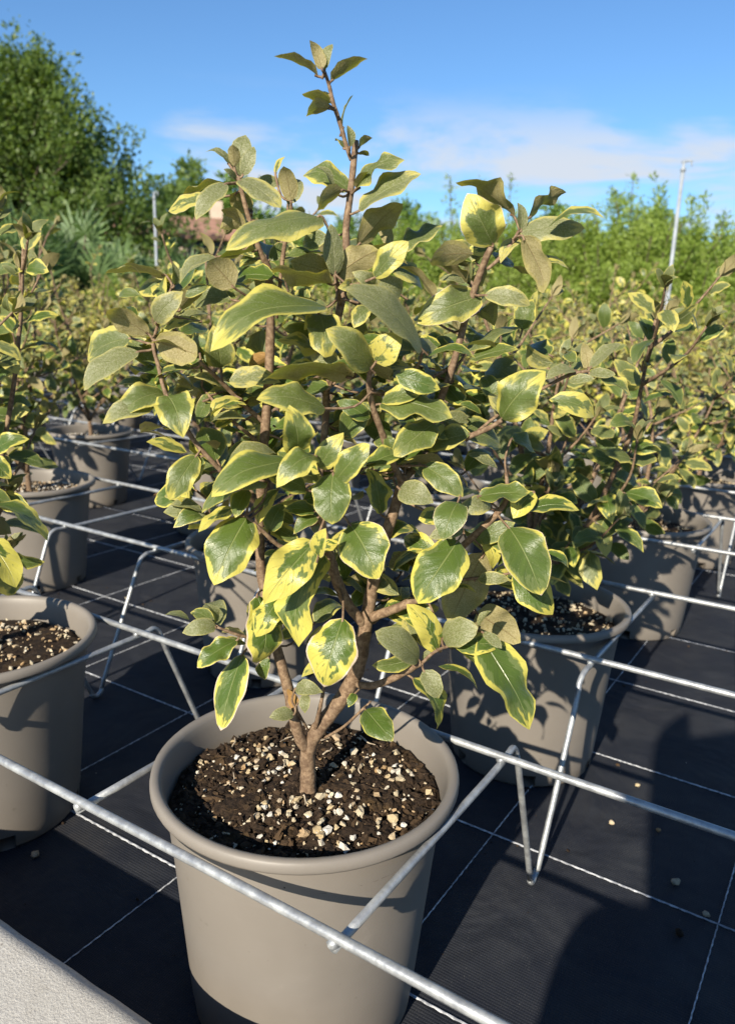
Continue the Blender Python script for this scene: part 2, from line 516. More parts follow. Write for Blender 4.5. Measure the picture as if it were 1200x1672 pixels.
# ------------------------------------------------------------------ pots
RIM = .2464
def pot_mesh(notches=True):
    prof = [(.094, .004), (.103, .0), (.106, .004), (.1075, .020), (.1085, .0235), (.1145, .09), (.1213, .165), (.1272, .221), (.1279, .2290), (.1284, .2345),
            (.1372, .2350), (.1396, .2360), (.1405, .2380), (.1406, .2415), (.1398, .2450), (.1380, .2468), (.1345, .2470), (.1318, .2456),
            (.1300, .2425), (.1287, .236), (.1266, .226), (.1240, .190)]
    n = 72
    V, F = [], []
    for (r, z) in prof:
        for k in range(n):
            a = 2 * math.pi * k / n
            V.append((r * math.cos(a), r * math.sin(a), z))
    for i in range(len(prof) - 1):
        for k in range(n):
            if notches and i in (1, 2) and k % 12 in (0, 1):
                continue
            F.append((i * n + k, i * n + (k + 1) % n, (i + 1) * n + (k + 1) % n, (i + 1) * n + k))
    F.append(tuple(range(n - 1, -1, -1)))
    # notch reveals
    for k in range(0, n, 12):
        for kk, sg in ((k, 1), (k + 2, -1)):
            a = 2 * math.pi * (kk % n) / n
            b = len(V)
            for (r, z) in ((.103, .0), (.1075, .020), (.095, .020), (.09, .0)):
                V.append((r * math.cos(a), r * math.sin(a), z))
            F.append((b, b + 1, b + 2, b + 3))
        a0, a1 = 2 * math.pi * k / n, 2 * math.pi * ((k + 2) % n) / n
        b = len(V)
        for a in (a0, a1):
            V.append((.1075 * math.cos(a), .1075 * math.sin(a), .020))
        for a in (a1, a0):
            V.append((.093 * math.cos(a), .093 * math.sin(a), .020))
        F.append((b, b + 1, b + 2, b + 3))
    return mesh_np('pot', V, F, [M_POT])
POT = pot_mesh()

def soil_mesh(seed, rings=26, seg=72, amp=.0045):
    V, F = [(0, 0, .2215)], []
    R = .1258
    for i in range(1, rings + 1):
        r = R * i / rings
        for k in range(seg):
            a = 2 * math.pi * k / seg
            x, y = r * math.cos(a), r * math.sin(a)
            q = Vector((x * 38 + seed * 9, y * 38, seed))
            z = .2155 + amp * mnoise.noise(q) + amp * .7 * mnoise.noise(q * 2.6) + amp * .5 * mnoise.noise(q * 6)
            z += .006 * (1 - (r / R) ** 2) - (.006 if i == rings else 0)
            V.append((x, y, z))
    for k in range(seg):
        F.append((0, 1 + k, 1 + (k + 1) % seg))
    for i in range(rings - 1):
        for k in range(seg):
            a = 1 + i * seg + k; b = 1 + i * seg + (k + 1) % seg
            F.append((a, a + seg, b + seg, b))
    return mesh_np('soil', V, F, [M_SOIL])

def blob(rs, n=7, m=5, sq=(1, 1, 1), rough=.22):
    """small lumpy closed stone: V, F"""
    V = [(0, 0, -1.)]; F = []
    for j in range(1, m - 1):
        t = math.pi * j / (m - 1)
        for k in range(n):
            a = 2 * math.pi * (k + .5 * (j % 2)) / n
            V.append((math.sin(t) * math.cos(a), math.sin(t) * math.sin(a), -math.cos(t)))
    V.append((0, 0, 1.))
    for k in range(n):
        F.append((0, 1 + (k + 1) % n, 1 + k))
    for j in range(m - 3):
        for k in range(n):
            a = 1 + j * n + k; b = 1 + j * n + (k + 1) % n
            F.append((a, b, b + n, a + n))
    l = len(V) - 1
    for k in range(n):
        F.append((l, l - n + k, l - n + (k + 1) % n))
    V = np.array(V) * (1 + rs.uniform(-rough, rough, (len(V), 1))) * np.array(sq)
    return V, F

rs0 = np.random.RandomState(5)
GRAN = []
for i in range(8):
    V, F = blob(rs0, 6, 5, (1, rs0.uniform(.55, 1), rs0.uniform(.45, .8)), .48)
    GRAN.append(mesh_np('granule', V, F, [M_GRAN], lp=np.tile([i / 8., 0, 0, 1], (len(V), 1)), smooth=False))

def soil_bits(seed, n, rmin, rmax, mat, elong=1.0, zoff=.0):
    rs = np.random.RandomState(seed)
    parts, lps = [], []
    for i in range(n):
        r = .1195 * math.sqrt(rs.rand()); a = rs.rand() * 6.283
        s = rmin + (rmax - rmin) * rs.rand() ** 1.8
        V, F = blob(rs, 5, 4, (1 + (elong - 1) * rs.rand() ** 2, rs.uniform(.45, 1), rs.uniform(.35, .9)), .42)
        V = V * s @ np.array(Matrix.Rotation(rs.rand() * 6.28, 3, 'Z') @ Matrix.Rotation(rs.normal(0, .5), 3, 'Y')).T
        z = .2165 + .006 * (1 - (r / .12) ** 2) + zoff
        parts.append((V + [r * math.cos(a), r * math.sin(a), z], F)); lps.append(np.tile([rs.rand(), 0, 0, 1], (len(V), 1)))
    V, F = join(parts)
    return mesh_np('soil_bits', V, F, [mat], lp=np.concatenate(lps), smooth=False)

SOILS = [soil_mesh(i, 14, 40) for i in range(3)]
SOILBITS = [soil_bits(20 + i, 380, .0012, .0042, M_GRAN, 1.4, zoff=.001) for i in range(3)]

# ------------------------------------------------------------------ leaves
def leaf_geo(L, W, rs, nu=12, nv=6, arch=0., fold=.12, wave=.10, tip=1.0, curl=0., petiole=.007):
    tipc = rs.uniform(-.15, .75)
    """blade along +x from 0 to L, across y, top towards +z -> V, F, UV"""
    us = np.linspace(0, 1, nu + 1); vs = np.linspace(-1, 1, nv + 1)
    U, S = np.meshgrid(us, vs, indexing='ij')
    a = rs.uniform(.78, 1.02)
    prof = np.sin(math.pi * np.clip(U, 0, 1) ** a)
    prof = np.clip(prof, 0, 1) ** rs.uniform(.48, .64)
    prof *= 1 - .26 * tip * np.clip((U - .60) / .40, 0, 1) ** 1.5
    ph = rs.uniform(0, 6.28, 4)
    lob = 1 + .035 * np.sin(U * 17 + ph[0] + 2 * np.sign(S)) + .03 * np.sin(U * 9 + ph[1] - np.sign(S))
    hw = W / 2 * prof * lob
    x = U * L + .02 * L * np.abs(S) * np.sin(U * math.pi)
    y = S * hw + .035 * L * np.sin(U * math.pi) * rs.uniform(-1, 1)
    z = arch * L * 4 * U * (1 - U)
    z = z + fold * np.abs(S) * hw * 2 * (1 - .3 * U)
    z = z - curl * W * S ** 2 * prof
    z = z - tipc * L * np.clip(U - .55, 0, 1) ** 2 * 1.6
    wv = wave * W * np.abs(S) ** 1.6 * prof
    k1, k2 = rs.uniform(8, 13), rs.uniform(14, 20)
    sg = np.where(S > 0, 1., -1.)
    z = z + wv * (.65 * np.sin(k1 * U + ph[2] + sg * ph[1]) + .35 * np.sin(k2 * U + ph[3] * sg))
    tw = rs.uniform(-.25, .25)
    z = z + tw * U * S * hw
    V = np.stack([x, y, z], -1).reshape(-1, 3)
    UV = np.stack([U, (S + 1) / 2], -1).reshape(-1, 2)
    F = [(i * (nv + 1) + j, (i + 1) * (nv + 1) + j, (i + 1) * (nv + 1) + j + 1, i * (nv + 1) + j + 1) for i in range(nu) for j in range(nv)]
    return V, F, UV

def petiole_geo(P, r=.0011):
    pts, rr = catmull(P, [r] * len(P), 3)
    return tube(pts, rr, 5, False)

def leaf_mesh(V, F, UV, lp, pet=None):
    n = len(V); mi = [0] * len(F)
    if pet is not None:
        pv, pf = pet
        V = np.concatenate([V, pv]); UV = np.concatenate([UV, np.full((len(pv), 2), .5)])
        F = F + [tuple(i + n for i in f) for f in pf]; mi += [1] * len(pf)
    return mesh_np('leaf', V, F, [M_LEAF, M_BARK], uv=UV, lp=np.tile(lp, (len(V), 1)), mi=mi)

def frame(a, n):
    a = Vector(a).normalized(); n = Vector(n); n = (n - n.dot(a) * a).normalized()
    return Matrix((a, n.cross(a), n)).transposed()

# ------------------------------------------------------------------ the main shrub (coordinates in 0.1 mm)
MAIN_LEAVES = [
(-3845,5193,8190,-4056,4941,8270,169,121,209,970,'B',0.0),
(-3763,5126,8208,-3822,5089,8390,97,-132,979,158,'B',0.0),
(-3778,5176,8218,-3735,5203,8393,83,168,-980,110,'S',0.0),
(-3768,5242,8159,-3503,5291,8318,156,-521,66,851,'B',0.0),
(-3718,5155,7975,-3759,4892,8013,135,-204,174,963,'B',0.0),
(-3706,5162,7954,-3743,4902,7871,138,-697,-126,705,'B',0.0),
(-3816,5329,8051,-3962,5355,8115,81,348,809,474,'B',0.0),
(-3685,5294,7842,-3616,5338,8066,110,-617,-716,327,'S',0.0),
(-3583,5241,7689,-3601,5229,7843,71,952,-290,93,'S',0.0),
(-3585,5358,7710,-3575,5482,7813,81,-896,-242,372,'B',0.0),
(-3588,5356,7675,-3572,5484,7683,65,-319,-18,948,'B',0.0),
(-3674,5301,7702,-3784,5350,7793,78,567,-201,799,'V',0.3),
(-3589,5355,7416,-3192,5370,7599,228,-225,-801,555,'V',0.32),
(-3538,5269,7410,-3417,5227,7533,89,-662,201,722,'B',0.0),
(-3518,5281,7251,-3077,5443,7487,273,-110,-711,694,'V',0.26),
(-3576,5364,7008,-3260,5445,7334,231,-718,329,613,'B',0.0),
(-3685,5413,7420,-4048,5301,7602,219,496,-620,608,'V',0.25),
(-3689,5173,7392,-3796,5106,7563,98,861,-103,498,'S',0.0),
(-3619,5218,7399,-3653,4959,7231,155,-942,-87,326,'B',0.0),
(-4409,4954,7500,-4372,4977,7797,172,522,-853,2,'S',0.0),
(-4305,4783,7532,-4243,4703,7669,92,-399,705,587,'B',0.0),
(-4255,4814,7470,-4185,4859,7680,104,487,-873,22,'S',0.0),
(-4404,4838,7565,-4543,4750,7675,91,673,-154,724,'S',0.0),
(-4298,4787,7451,-4290,4674,7501,57,997,75,22,'S',0.0),
(-4485,4905,7444,-4852,4791,7380,195,-213,144,966,'B',0.0),
(-4287,4675,7401,-4339,4406,7150,171,441,-654,614,'S',0.1),
(-4536,4754,7329,-4863,4666,7221,185,19,-802,598,'V',0.5),
(-4211,4724,7433,-3828,4730,7211,204,444,-487,752,'S',0.25),
(-4260,4930,7238,-4333,4765,7343,152,-685,583,437,'B',0.0),
(-3948,5009,7301,-3926,4905,7540,139,-445,805,393,'B',0.0),
(-4110,5025,7506,-4056,5059,7637,76,-248,-907,340,'V',0.8),
(-4133,5128,7457,-4305,5019,7464,96,536,-842,57,'S',0.1),
(-4092,5154,7303,-4075,5284,7521,127,581,-720,381,'S',0.1),
(-3567,4895,7166,-3875,4226,6957,398,313,-412,856,'V',0.24),
(-4487,5141,7225,-4806,5176,7158,174,-15,855,518,'B',0.0),
(-3886,5404,7096,-4123,5371,7028,140,145,-989,-39,'V',0.3),
(-3485,4947,6767,-3510,4931,7118,162,916,-399,48,'S',0.0),
(-3550,5024,6771,-3689,4700,6846,192,-826,435,358,'B',0.0),
(-3503,4936,6702,-3676,4471,6797,253,-179,262,949,'B',0.0),
(-3535,5034,6772,-3225,5112,6960,211,-427,830,359,'B',0.0),
(-4175,4628,6660,-4261,4456,6850,226,-770,605,203,'B',0.0),
(-4351,4635,6881,-4534,4401,6726,154,139,-619,773,'S',0.1),
(-4175,4865,6941,-4319,4537,6869,183,-390,-29,920,'B',0.0),
(-4241,4942,6893,-4490,4902,6920,132,171,-492,854,'V',0.6),
(-4277,5156,6895,-4216,5313,7024,111,728,-582,363,'V',0.1),
(-3189,5017,6755,-2946,5052,7000,180,92,-994,52,'V',0.5),
(-3338,5632,7013,-3124,5886,7193,196,261,-694,671,'V',0.14),
(-3524,5752,7026,-3646,5792,7245,127,237,970,-48,'B',0.0),
(-3071,5210,6644,-3174,5026,6751,155,852,-519,-75,'S',0.1),
(-2825,5129,6260,-3035,4522,6686,355,874,37,484,'S',0.02),
(-3098,5785,6641,-3314,5648,6899,182,341,682,646,'B',0.0),
(-2865,5933,6753,-3065,5687,6955,188,155,549,821,'B',0.0),
(-3377,5016,6693,-3403,4881,6679,91,943,-211,256,'V',0.5),
(-3237,5105,6703,-3305,4943,6788,118,892,-438,-117,'S',0.1),
(-3333,5162,6559,-3359,5027,6400,126,532,-686,497,'V',0.3),
(-3086,4845,6123,-3146,4452,6386,248,986,-165,-20,'V',0.2),
(-3057,4863,6167,-2870,4864,6375,202,149,-980,-131,'V',0.85),
(-2747,5888,6669,-3029,5473,6491,281,706,-623,338,'V',0.34),
(-2605,5742,7033,-2681,5457,7323,314,576,-653,-492,'V',0.48),
(-2720,5906,7027,-3003,5845,6975,166,197,-977,77,'V',0.12),
(-2488,5935,7136,-2047,6096,7166,217,233,-755,613,'S',0.2),
(-2562,6006,7256,-2887,5682,7507,262,248,425,870,'B',0.0),
(-2475,6061,7250,-2296,6293,7471,183,-765,-22,644,'B',0.0),
(-2477,5941,7149,-2491,5933,7354,94,826,-563,31,'S',0.0),
(-2481,5939,7092,-2557,5772,6943,123,113,-691,714,'V',0.8),
(-2389,5760,7095,-2166,5784,6713,222,382,882,276,'B',0.0),
(-2465,6068,7103,-2422,6213,6886,132,-138,835,532,'B',0.0),
(-2685,5810,6671,-2350,5904,6635,161,288,-861,419,'S',0.25),
(-2573,6354,6409,-2522,6387,6666,175,195,-977,84,'V',0.2),
(-2862,5935,6228,-2565,6241,6477,257,-184,-505,843,'V',0.14),
(-3155,5867,6190,-3041,6058,6326,136,475,-682,556,'V',0.12),
(-3052,6051,5937,-3155,5985,6096,126,642,-760,104,'V',0.05),
(-4801,4350,6296,-4906,4047,6492,188,-715,537,448,'B',0.0),
(-4678,4309,6387,-4439,4342,6610,177,329,-919,-217,'S',0.22),
(-4613,4232,6259,-4245,4347,6168,232,-293,956,23,'B',0.0),
(-4791,4238,6169,-5006,3865,5928,227,235,-619,749,'S',0.05),
(-5272,4525,6331,-5525,4483,6092,175,-616,-341,710,'B',0.0),
(-4828,4570,6744,-5214,4324,6789,230,-105,338,935,'B',0.0),
(-4703,4530,6664,-4703,4530,6832,77,998,65,1,'S',0.0),
(-4756,4615,6709,-4575,4730,6854,119,26,-799,601,'S',0.0),
(-4872,4660,6655,-5165,4593,6625,157,192,-948,255,'V',0.3),
(-5082,4645,6007,-5325,4610,6230,182,561,-656,505,'V',0.16),
(-4679,4546,6477,-4502,4658,6704,154,-816,166,554,'B',0.0),
(-4392,4846,6575,-4718,4758,6519,178,103,-775,623,'V',0.25),
(-4456,4569,6406,-4652,4326,6329,167,110,-378,919,'V',0.75),
(-4406,4719,6051,-4369,4624,6354,224,814,-519,-262,'V',0.2),
(-3527,4921,6540,-3897,4094,6390,400,262,-284,922,'V',0.26),
(-4633,4338,5860,-4717,3929,5721,229,541,-368,756,'V',0.17),
(-4471,4204,5867,-4162,4045,5666,274,317,-443,839,'V',0.22),
(-4649,4801,5839,-4912,4753,5913,165,-203,976,-81,'B',0.0),
(-4460,4802,5854,-4561,4620,5588,175,176,-842,510,'V',0.06),
(-4201,4730,5821,-4276,4446,5718,162,38,-349,937,'V',0.9),
(-4509,4772,5289,-4612,4707,5559,252,709,-698,101,'V',0.12),
(-4709,4764,5317,-4762,4729,5454,114,793,-586,165,'V',0.9),
(-3643,4966,6494,-3420,4752,6237,277,412,-490,768,'V',0.27),
(-3657,5075,6173,-3832,4727,6293,212,666,-77,742,'V',0.5),
(-3299,4947,6039,-3603,4280,6108,368,-316,240,918,'B',0.0),
(-4079,5400,6051,-4169,5461,5898,145,392,-750,-532,'V',0.5),
(-3351,4677,5829,-3538,4203,5958,273,712,-91,696,'V',0.14),
(-3463,4488,5525,-3379,4304,5856,220,743,-487,-460,'V',0.24),
(-3703,5283,5635,-3635,5563,5794,191,650,-489,581,'V',0.35),
(-3476,5072,5557,-3251,5095,5837,202,185,-981,-65,'V',0.07),
(-4211,5079,6152,-4413,5070,6037,139,-341,774,534,'O',0.0),
(-4253,5052,5854,-4556,4979,5774,217,-283,936,208,'B',0.0),
(-4289,4319,5420,-4324,4060,5130,203,591,-636,497,'V',0.27),
(-4401,4485,5375,-4434,4346,5147,152,561,-740,370,'V',0.2),
(-4333,4528,5255,-4444,4339,5043,159,-287,-635,717,'V',0.5),
(-3566,4541,5438,-3759,3945,5357,328,315,-227,922,'V',0.15),
(-3771,4529,5245,-3972,4047,5186,274,150,-182,972,'V',0.2),
(-4308,4426,4929,-4364,4153,4901,146,582,-203,788,'V',0.14),
(-4418,4356,4935,-4402,4247,5080,95,932,330,148,'V',0.7),
(-3956,4412,5038,-4071,4102,4905,185,-15,-389,921,'V',0.85),
(-3896,4450,5183,-3840,4249,5013,140,353,-546,760,'V',0.3),
(-3897,4449,4982,-3906,4089,4528,361,502,-682,532,'V',0.34),
(-3764,4652,5178,-3846,4482,4936,160,-136,-788,600,'V',0.55),
(-3887,4692,4806,-3798,4749,5039,163,374,-924,81,'V',0.1),
(-3343,4564,5494,-3384,4182,5381,208,388,-301,871,'V',0.2),
(-3525,4685,5198,-3631,4381,5325,180,852,-81,518,'V',0.1),
(-3390,4652,5385,-3201,4654,5655,173,191,-973,-128,'V',0.32),
(-3228,4637,5309,-2971,4681,5607,206,8,-990,140,'V',0.32),
(-3240,4629,5376,-3130,4462,5057,269,319,-790,523,'V',0.09),
(-3582,4886,4983,-3723,4678,5025,132,646,-298,703,'V',0.15),
(-3561,4899,4934,-3662,4717,4836,120,298,-577,760,'V',0.1),
(-3198,5247,4951,-3258,5209,5312,192,913,-393,110,'V',0.4),
(-2982,5148,5209,-2686,5099,5172,198,-74,-845,529,'S',0.05),
(-3132,5053,5850,-2584,5163,5774,293,217,-497,840,'V',0.12),
(-2821,5368,5714,-2917,4952,5513,245,404,-471,785,'V',0.22),
(-2865,5577,5689,-2901,5436,5546,118,423,-697,579,'V',0.92),
(-3089,5198,5456,-3130,5172,5607,96,700,-711,68,'V',0.08),
(-2878,5332,5378,-2536,5312,5209,201,216,-818,533,'V',0.12),
(-2556,5300,5141,-2546,5069,4901,243,277,-689,670,'V',0.08),
(-2793,5504,4957,-2893,5323,4946,149,747,-439,499,'V',0.4),
(-2509,5803,5057,-2639,5483,5016,160,658,-354,665,'S',0.25),
(-2554,5656,5122,-2175,5778,5182,209,43,-547,836,'V',0.25),
(-2215,5989,5155,-2305,5814,4956,186,295,-779,553,'V',0.6),
(-2295,5702,4905,-1942,5571,4459,359,375,-766,522,'V',0.14),
(-2312,5928,4467,-1945,5924,4210,266,348,-786,510,'V',0.24),
(-2537,5312,4843,-2629,4898,4475,377,347,-665,661,'V',0.22),
(-2617,6089,4774,-2591,6225,4539,146,716,-637,-287,'V',0.12),
(-2598,5865,4761,-2435,5850,4515,154,726,-461,510,'V',0.85),
(-2527,5791,4632,-2687,5572,4045,371,-540,826,-162,'B',0.0),
(-2631,5962,4030,-2361,6252,3762,317,-691,719,81,'B',0.0),
(-2716,5435,3835,-2918,5307,4228,239,860,-403,311,'V',0.72),
(-2692,5450,3944,-2387,5407,4131,231,-277,-932,234,'S',0.02),
(-2810,5375,3738,-2760,5407,3860,67,136,-971,197,'S',0.0),
(-2798,5265,3793,-2994,4903,4109,238,905,-141,401,'S',0.02),
(-2765,5286,3709,-2600,5272,3519,157,535,-670,515,'S',0.02),
(-2885,5327,3587,-2615,5380,3208,243,814,9,581,'V',0.38),
(-2677,5578,3827,-2410,5629,3684,160,463,68,884,'V',0.4),
(-2440,5610,3992,-1864,5502,3422,400,617,-370,694,'V',0.22),
(-2380,5529,4056,-2205,5522,3962,91,371,-567,736,'S',0.0),
(-2443,5608,4051,-2376,5650,4202,79,-504,-748,433,'S',0.0),
(-2259,6435,4514,-2040,6574,4438,140,460,-265,848,'V',0.2),
(-3261,5208,3235,-2904,5079,3111,240,99,-537,838,'V',0.2),
(-3389,5245,3330,-3381,5132,3259,80,324,-485,812,'V',0.15),
(-3213,4764,4217,-3224,4521,3737,374,341,-841,420,'D',0.46),
(-3346,4562,4854,-3466,4131,4505,300,506,-623,597,'V',0.56),
(-3204,4415,4803,-3104,4360,5038,135,-114,-977,-183,'V',0.5),
(-3458,4846,4664,-3466,4486,4033,378,-228,-844,485,'V',0.36),
(-3732,4672,4323,-3782,4404,4051,211,459,-673,580,'V',0.46),
(-4036,4716,4232,-3945,4655,3658,292,870,-456,186,'D',0.3),
(-4136,4653,3711,-4099,4321,3176,315,-39,-851,524,'D',0.28),
(-4107,4553,3874,-4242,4231,3729,197,385,-509,770,'V',0.15),
(-4245,4465,3992,-4409,4243,3966,137,631,-532,564,'S',0.05),
(-4266,4452,4002,-4306,4427,4186,87,945,229,235,'S',0.0),
(-4014,4849,3640,-4067,4815,3416,121,149,-982,112,'V',0.12),
(-3765,4888,3402,-3531,4918,3443,131,0,-809,588,'S',0.05),
(-3746,5019,3315,-3697,4931,3188,96,313,-721,618,'S',0.05),
(-3772,4884,3162,-3880,4697,3186,117,704,-325,632,'S',0.02),
(-3843,4957,3148,-3871,4939,3356,126,28,996,90,'O',0.0),
(-3355,5740,4129,-3757,5604,4195,215,-276,930,242,'B',0.0),
(-3592,5708,4097,-3654,5550,3972,145,436,-658,614,'V',0.15),
(-3495,5770,3972,-3414,5940,3934,119,833,-293,468,'V',0.1),
(-3182,4784,4963,-2847,4642,4674,361,221,-748,626,'V',0.3),
(-3301,5656,4713,-3098,5785,4640,130,270,123,955,'V',0.6),
(-3670,5303,4568,-3576,5363,4292,154,899,-377,225,'V',0.08),
(-2660,6062,5866,-2777,6107,6055,149,411,-798,441,'V',0.2),
(-2396,5638,5758,-2097,5591,6121,317,-23,-994,-109,'V',0.27),
(-2074,6316,6116,-2231,6098,6086,124,280,-326,903,'S',0.0),
(-1984,6372,6134,-1806,6486,6357,141,-217,-789,575,'S',0.0),
(-2023,6466,6128,-2092,6541,6319,108,176,936,-304,'B',0.0),
(-1990,6369,6100,-1778,6385,6094,98,77,-807,586,'S',0.05),
(-1967,6383,6077,-1696,6555,5931,183,571,-234,787,'V',0.3),
(-3247,6046,5793,-3140,6350,5860,172,499,-352,792,'V',0.1),
(-3581,5952,6268,-3555,6205,6477,164,-937,274,-217,'B',0.0),
(-3731,5739,5589,-3553,5970,5422,186,828,-546,126,'V',0.1),
(-3303,6010,6076,-3481,6015,5960,160,-186,926,328,'B',0.0),
(-4539,5227,5397,-4744,5215,5155,176,230,-962,-148,'V',0.1),
(-4399,5433,5498,-4300,5615,5379,196,858,-510,-60,'V',0.05),
(-4362,5339,6541,-4557,5333,6787,178,-288,935,-209,'B',0.0),
(-4293,5501,6446,-4268,5635,6703,160,515,-780,357,'V',0.2),
(-3689,5883,6917,-3475,6256,6738,242,823,-220,524,'V',0.3),
(-2948,6235,5188,-2857,6529,5324,175,301,-477,826,'V',0.15),
(-3852,5780,4451,-3817,5921,4660,191,556,-730,399,'V',0.06),
(-4137,5481,5784,-4396,5554,5973,174,279,-703,655,'V',0.3),
(-4713,5234,6225,-4941,5208,6058,152,-409,804,431,'B',0.0),
(-3468,6024,5588,-3388,6193,5797,165,439,-774,458,'V',0.1),
(-3730,5858,5195,-3585,5950,4977,179,715,-672,192,'V',0.06),
(-4371,5451,4372,-4513,5361,4189,172,310,-926,216,'V',0.1),
(-4585,5197,5123,-4905,5231,5244,179,236,-572,785,'V',0.08)]
MAIN_BRANCHES = [
[(-3839,5196,2100,82),(-3841,5195,2260,76),(-3843,5194,2443,70),(-3846,5192,2649,69),(-3769,5241,2867,72),(-3656,5312,3066,68),(-3554,5377,3268,68),(-3459,5378,3500,67),(-3401,5355,3754,63),(-3380,5369,3968,60),(-3352,5387,4213,54),(-3282,5372,4519,51),(-3182,5376,4877,45),(-3120,5416,5160,42),(-3103,5426,5261,39)],
[(-3831,5202,2606,50),(-3878,5113,2798,58),(-3900,5040,3065,54),(-3942,5013,3316,52),(-4011,4969,3614,50),(-4111,4965,3959,47),(-4202,4967,4327,45),(-4214,4958,4734,44),(-4197,4970,5208,43),(-4171,4986,5616,42),(-4147,5001,6061,42),(-4139,5006,6491,36),(-4156,4995,6814,31),(-4164,4931,6910,24),(-4194,4853,7095,21),(-4248,4819,7311,19),(-4278,4800,7461,16)],
[(-3388,5364,3912,42),(-3411,5290,4008,47),(-3465,5197,4150,48),(-3486,5065,4381,47),(-3531,5037,4552,46),(-3558,5020,4650,46)],
[(-3527,5039,4568,30),(-3577,5008,4783,30),(-3623,4978,5085,29),(-3599,4993,5431,29),(-3642,5085,5708,30),(-3697,5168,5987,32),(-3676,5181,6226,31),(-3589,5177,6554,33),(-3613,5281,6876,31),(-3650,5316,7127,30),(-3631,5328,7349,28),(-3613,5340,7589,26),(-3602,5347,7764,25)],
[(-3629,5329,7623,14),(-3659,5311,7716,18),(-3688,5292,7821,18),(-3717,5274,7916,18),(-3750,5253,8015,17),(-3775,5237,8122,15),(-3778,5176,8214,12)],
[(-3108,5423,5186,30),(-3139,5285,5391,31),(-3154,5157,5606,28),(-3174,5026,5840,25),(-3148,4924,6015,22),(-3109,4890,6129,18)],
[(-3114,5420,5211,30),(-3079,5560,5310,35),(-3034,5588,5448,32),(-3037,5705,5660,31),(-2960,5754,5911,31),(-2891,5798,6206,30),(-2827,5838,6563,30),(-2718,5789,6838,29),(-2620,5732,7019,27)],
[(-2664,5788,6860,14),(-2581,5816,6942,17),(-2507,5864,7059,16),(-2485,5913,7142,13)],
[(-3026,5593,5448,22),(-2887,5622,5486,25),(-2660,5588,5589,24),(-2463,5595,5690,22),(-2372,5594,5755,19)],
[(-3380,5369,3968,42),(-3259,5387,4042,44),(-3126,5412,4115,41),(-3004,5430,4192,39),(-2897,5439,4257,36)],
[(-2987,5440,4193,20),(-2922,5601,4345,26),(-2823,5722,4523,31),(-2713,5792,4661,32),(-2560,5830,4838,31),(-2454,5838,4968,27),(-2395,5875,5103,22),(-2455,5956,5284,15)],
[(-3428,5339,3362,32),(-3280,5314,3404,34),(-3111,5303,3503,33),(-2943,5291,3634,31),(-2788,5271,3772,30)],
[(-2772,5281,3773,15),(-2724,5311,3839,15),(-2682,5397,3874,14),(-2613,5500,3899,12),(-2422,5562,4045,10)],
[(-2890,5561,4174,10),(-2790,5625,4340,13),(-2642,5718,4394,14),(-2472,5826,4423,14),(-2312,5928,4467,11)],
[(-4171,4986,5606,23),(-4219,4897,5690,22),(-4276,4801,5790,21),(-4309,4661,5922,20),(-4331,4530,6030,18),(-4369,4446,6114,14)],
[(-4214,4959,5423,18),(-4232,4888,5500,18),(-4248,4760,5591,17),(-4344,4640,5724,14),(-4474,4675,5812,13),(-4607,4710,5887,10)],
[(-4210,4961,4904,21),(-4205,4728,5092,21),(-4230,4475,5315,21),(-4323,4357,5492,21),(-4407,4303,5643,20),(-4513,4296,5765,18),(-4602,4298,5897,18),(-4671,4314,6063,17),(-4737,4331,6225,15),(-4688,4362,6419,12),(-4723,4518,6650,10)],
[(-3561,5017,4603,18),(-3640,4849,4654,20),(-3742,4666,4713,19),(-3798,4512,4860,18),(-3875,4404,4995,14)],
[(-4012,4969,3700,13),(-4048,4768,3816,15),(-4098,4559,3918,15),(-4210,4428,4002,12)],
[(-3875,4404,4995,10),(-4104,4436,4931,10),(-4275,4446,4921,10),(-4286,4439,5020,9)],
[(-3805,5218,2774,19),(-3717,5156,3031,22),(-3658,5133,3248,18),(-3643,5143,3393,12)],
[(-3721,5271,2777,14),(-3519,5281,2956,14),(-3332,5281,3181,13),(-3272,5319,3260,8)],
[(-3838,5197,2834,11),(-3810,5037,3053,13),(-3795,4929,3204,12)],
[(-3589,5177,6554,19),(-3526,5040,6684,21),(-3485,4947,6776,16)],
[(-4098,5032,6445,15),(-4060,5057,6909,19),(-3990,5042,7175,16),(-3944,5011,7309,11)],
[(-3131,4935,5949,12),(-3105,5188,5935,14),(-2907,5196,6130,14),(-2825,5129,6251,11)],
[(-2948,5288,5941,9),(-3017,5599,6013,15),(-2951,5759,6083,15)],
[(-2960,5754,5911,15),(-2938,5886,6078,15),(-2862,5935,6228,12)],
[(-2681,5635,5557,13),(-2471,5945,5816,15),(-2271,6191,5977,15),(-2113,6291,6081,16),(-1991,6368,6115,15)],
[(-3695,5169,5890,15),(-3509,5050,6052,16),(-3289,4953,6116,14),(-3089,4843,6119,11)],
[(-3595,4996,5455,14),(-3548,4789,5439,16),(-3459,4490,5503,13)],
[(-3614,4984,5035,16),(-3388,4772,5227,15),(-3232,4634,5363,12)]]
MX, MY = -.3915, .5270
main = empty('potted_shrub', (MX, MY, 0))
tag(main, 'large variegated shrub in the taupe pot at front centre, in sharp focus', 'potted plant', 'potted variegated shrubs')
off = np.array([MX, MY, 0])
obj('pot', POT, main).rotation_euler.z = .35
soil = obj('soil', soil_mesh(3.3, 40, 110, .0055), main)
rs = np.random.RandomState(11)
cr = soil_bits(31, 3000, .0009, .0058, M_SOIL, 2.6, zoff=-.0008)
o = obj('soil_crumbs', cr, soil); o['kind'] = 'stuff'
o = obj('fine_perlite', soil_bits(77, 420, .0008, .0021, M_GRAN, 1.5, zoff=.0010), soil); o['kind'] = 'stuff'
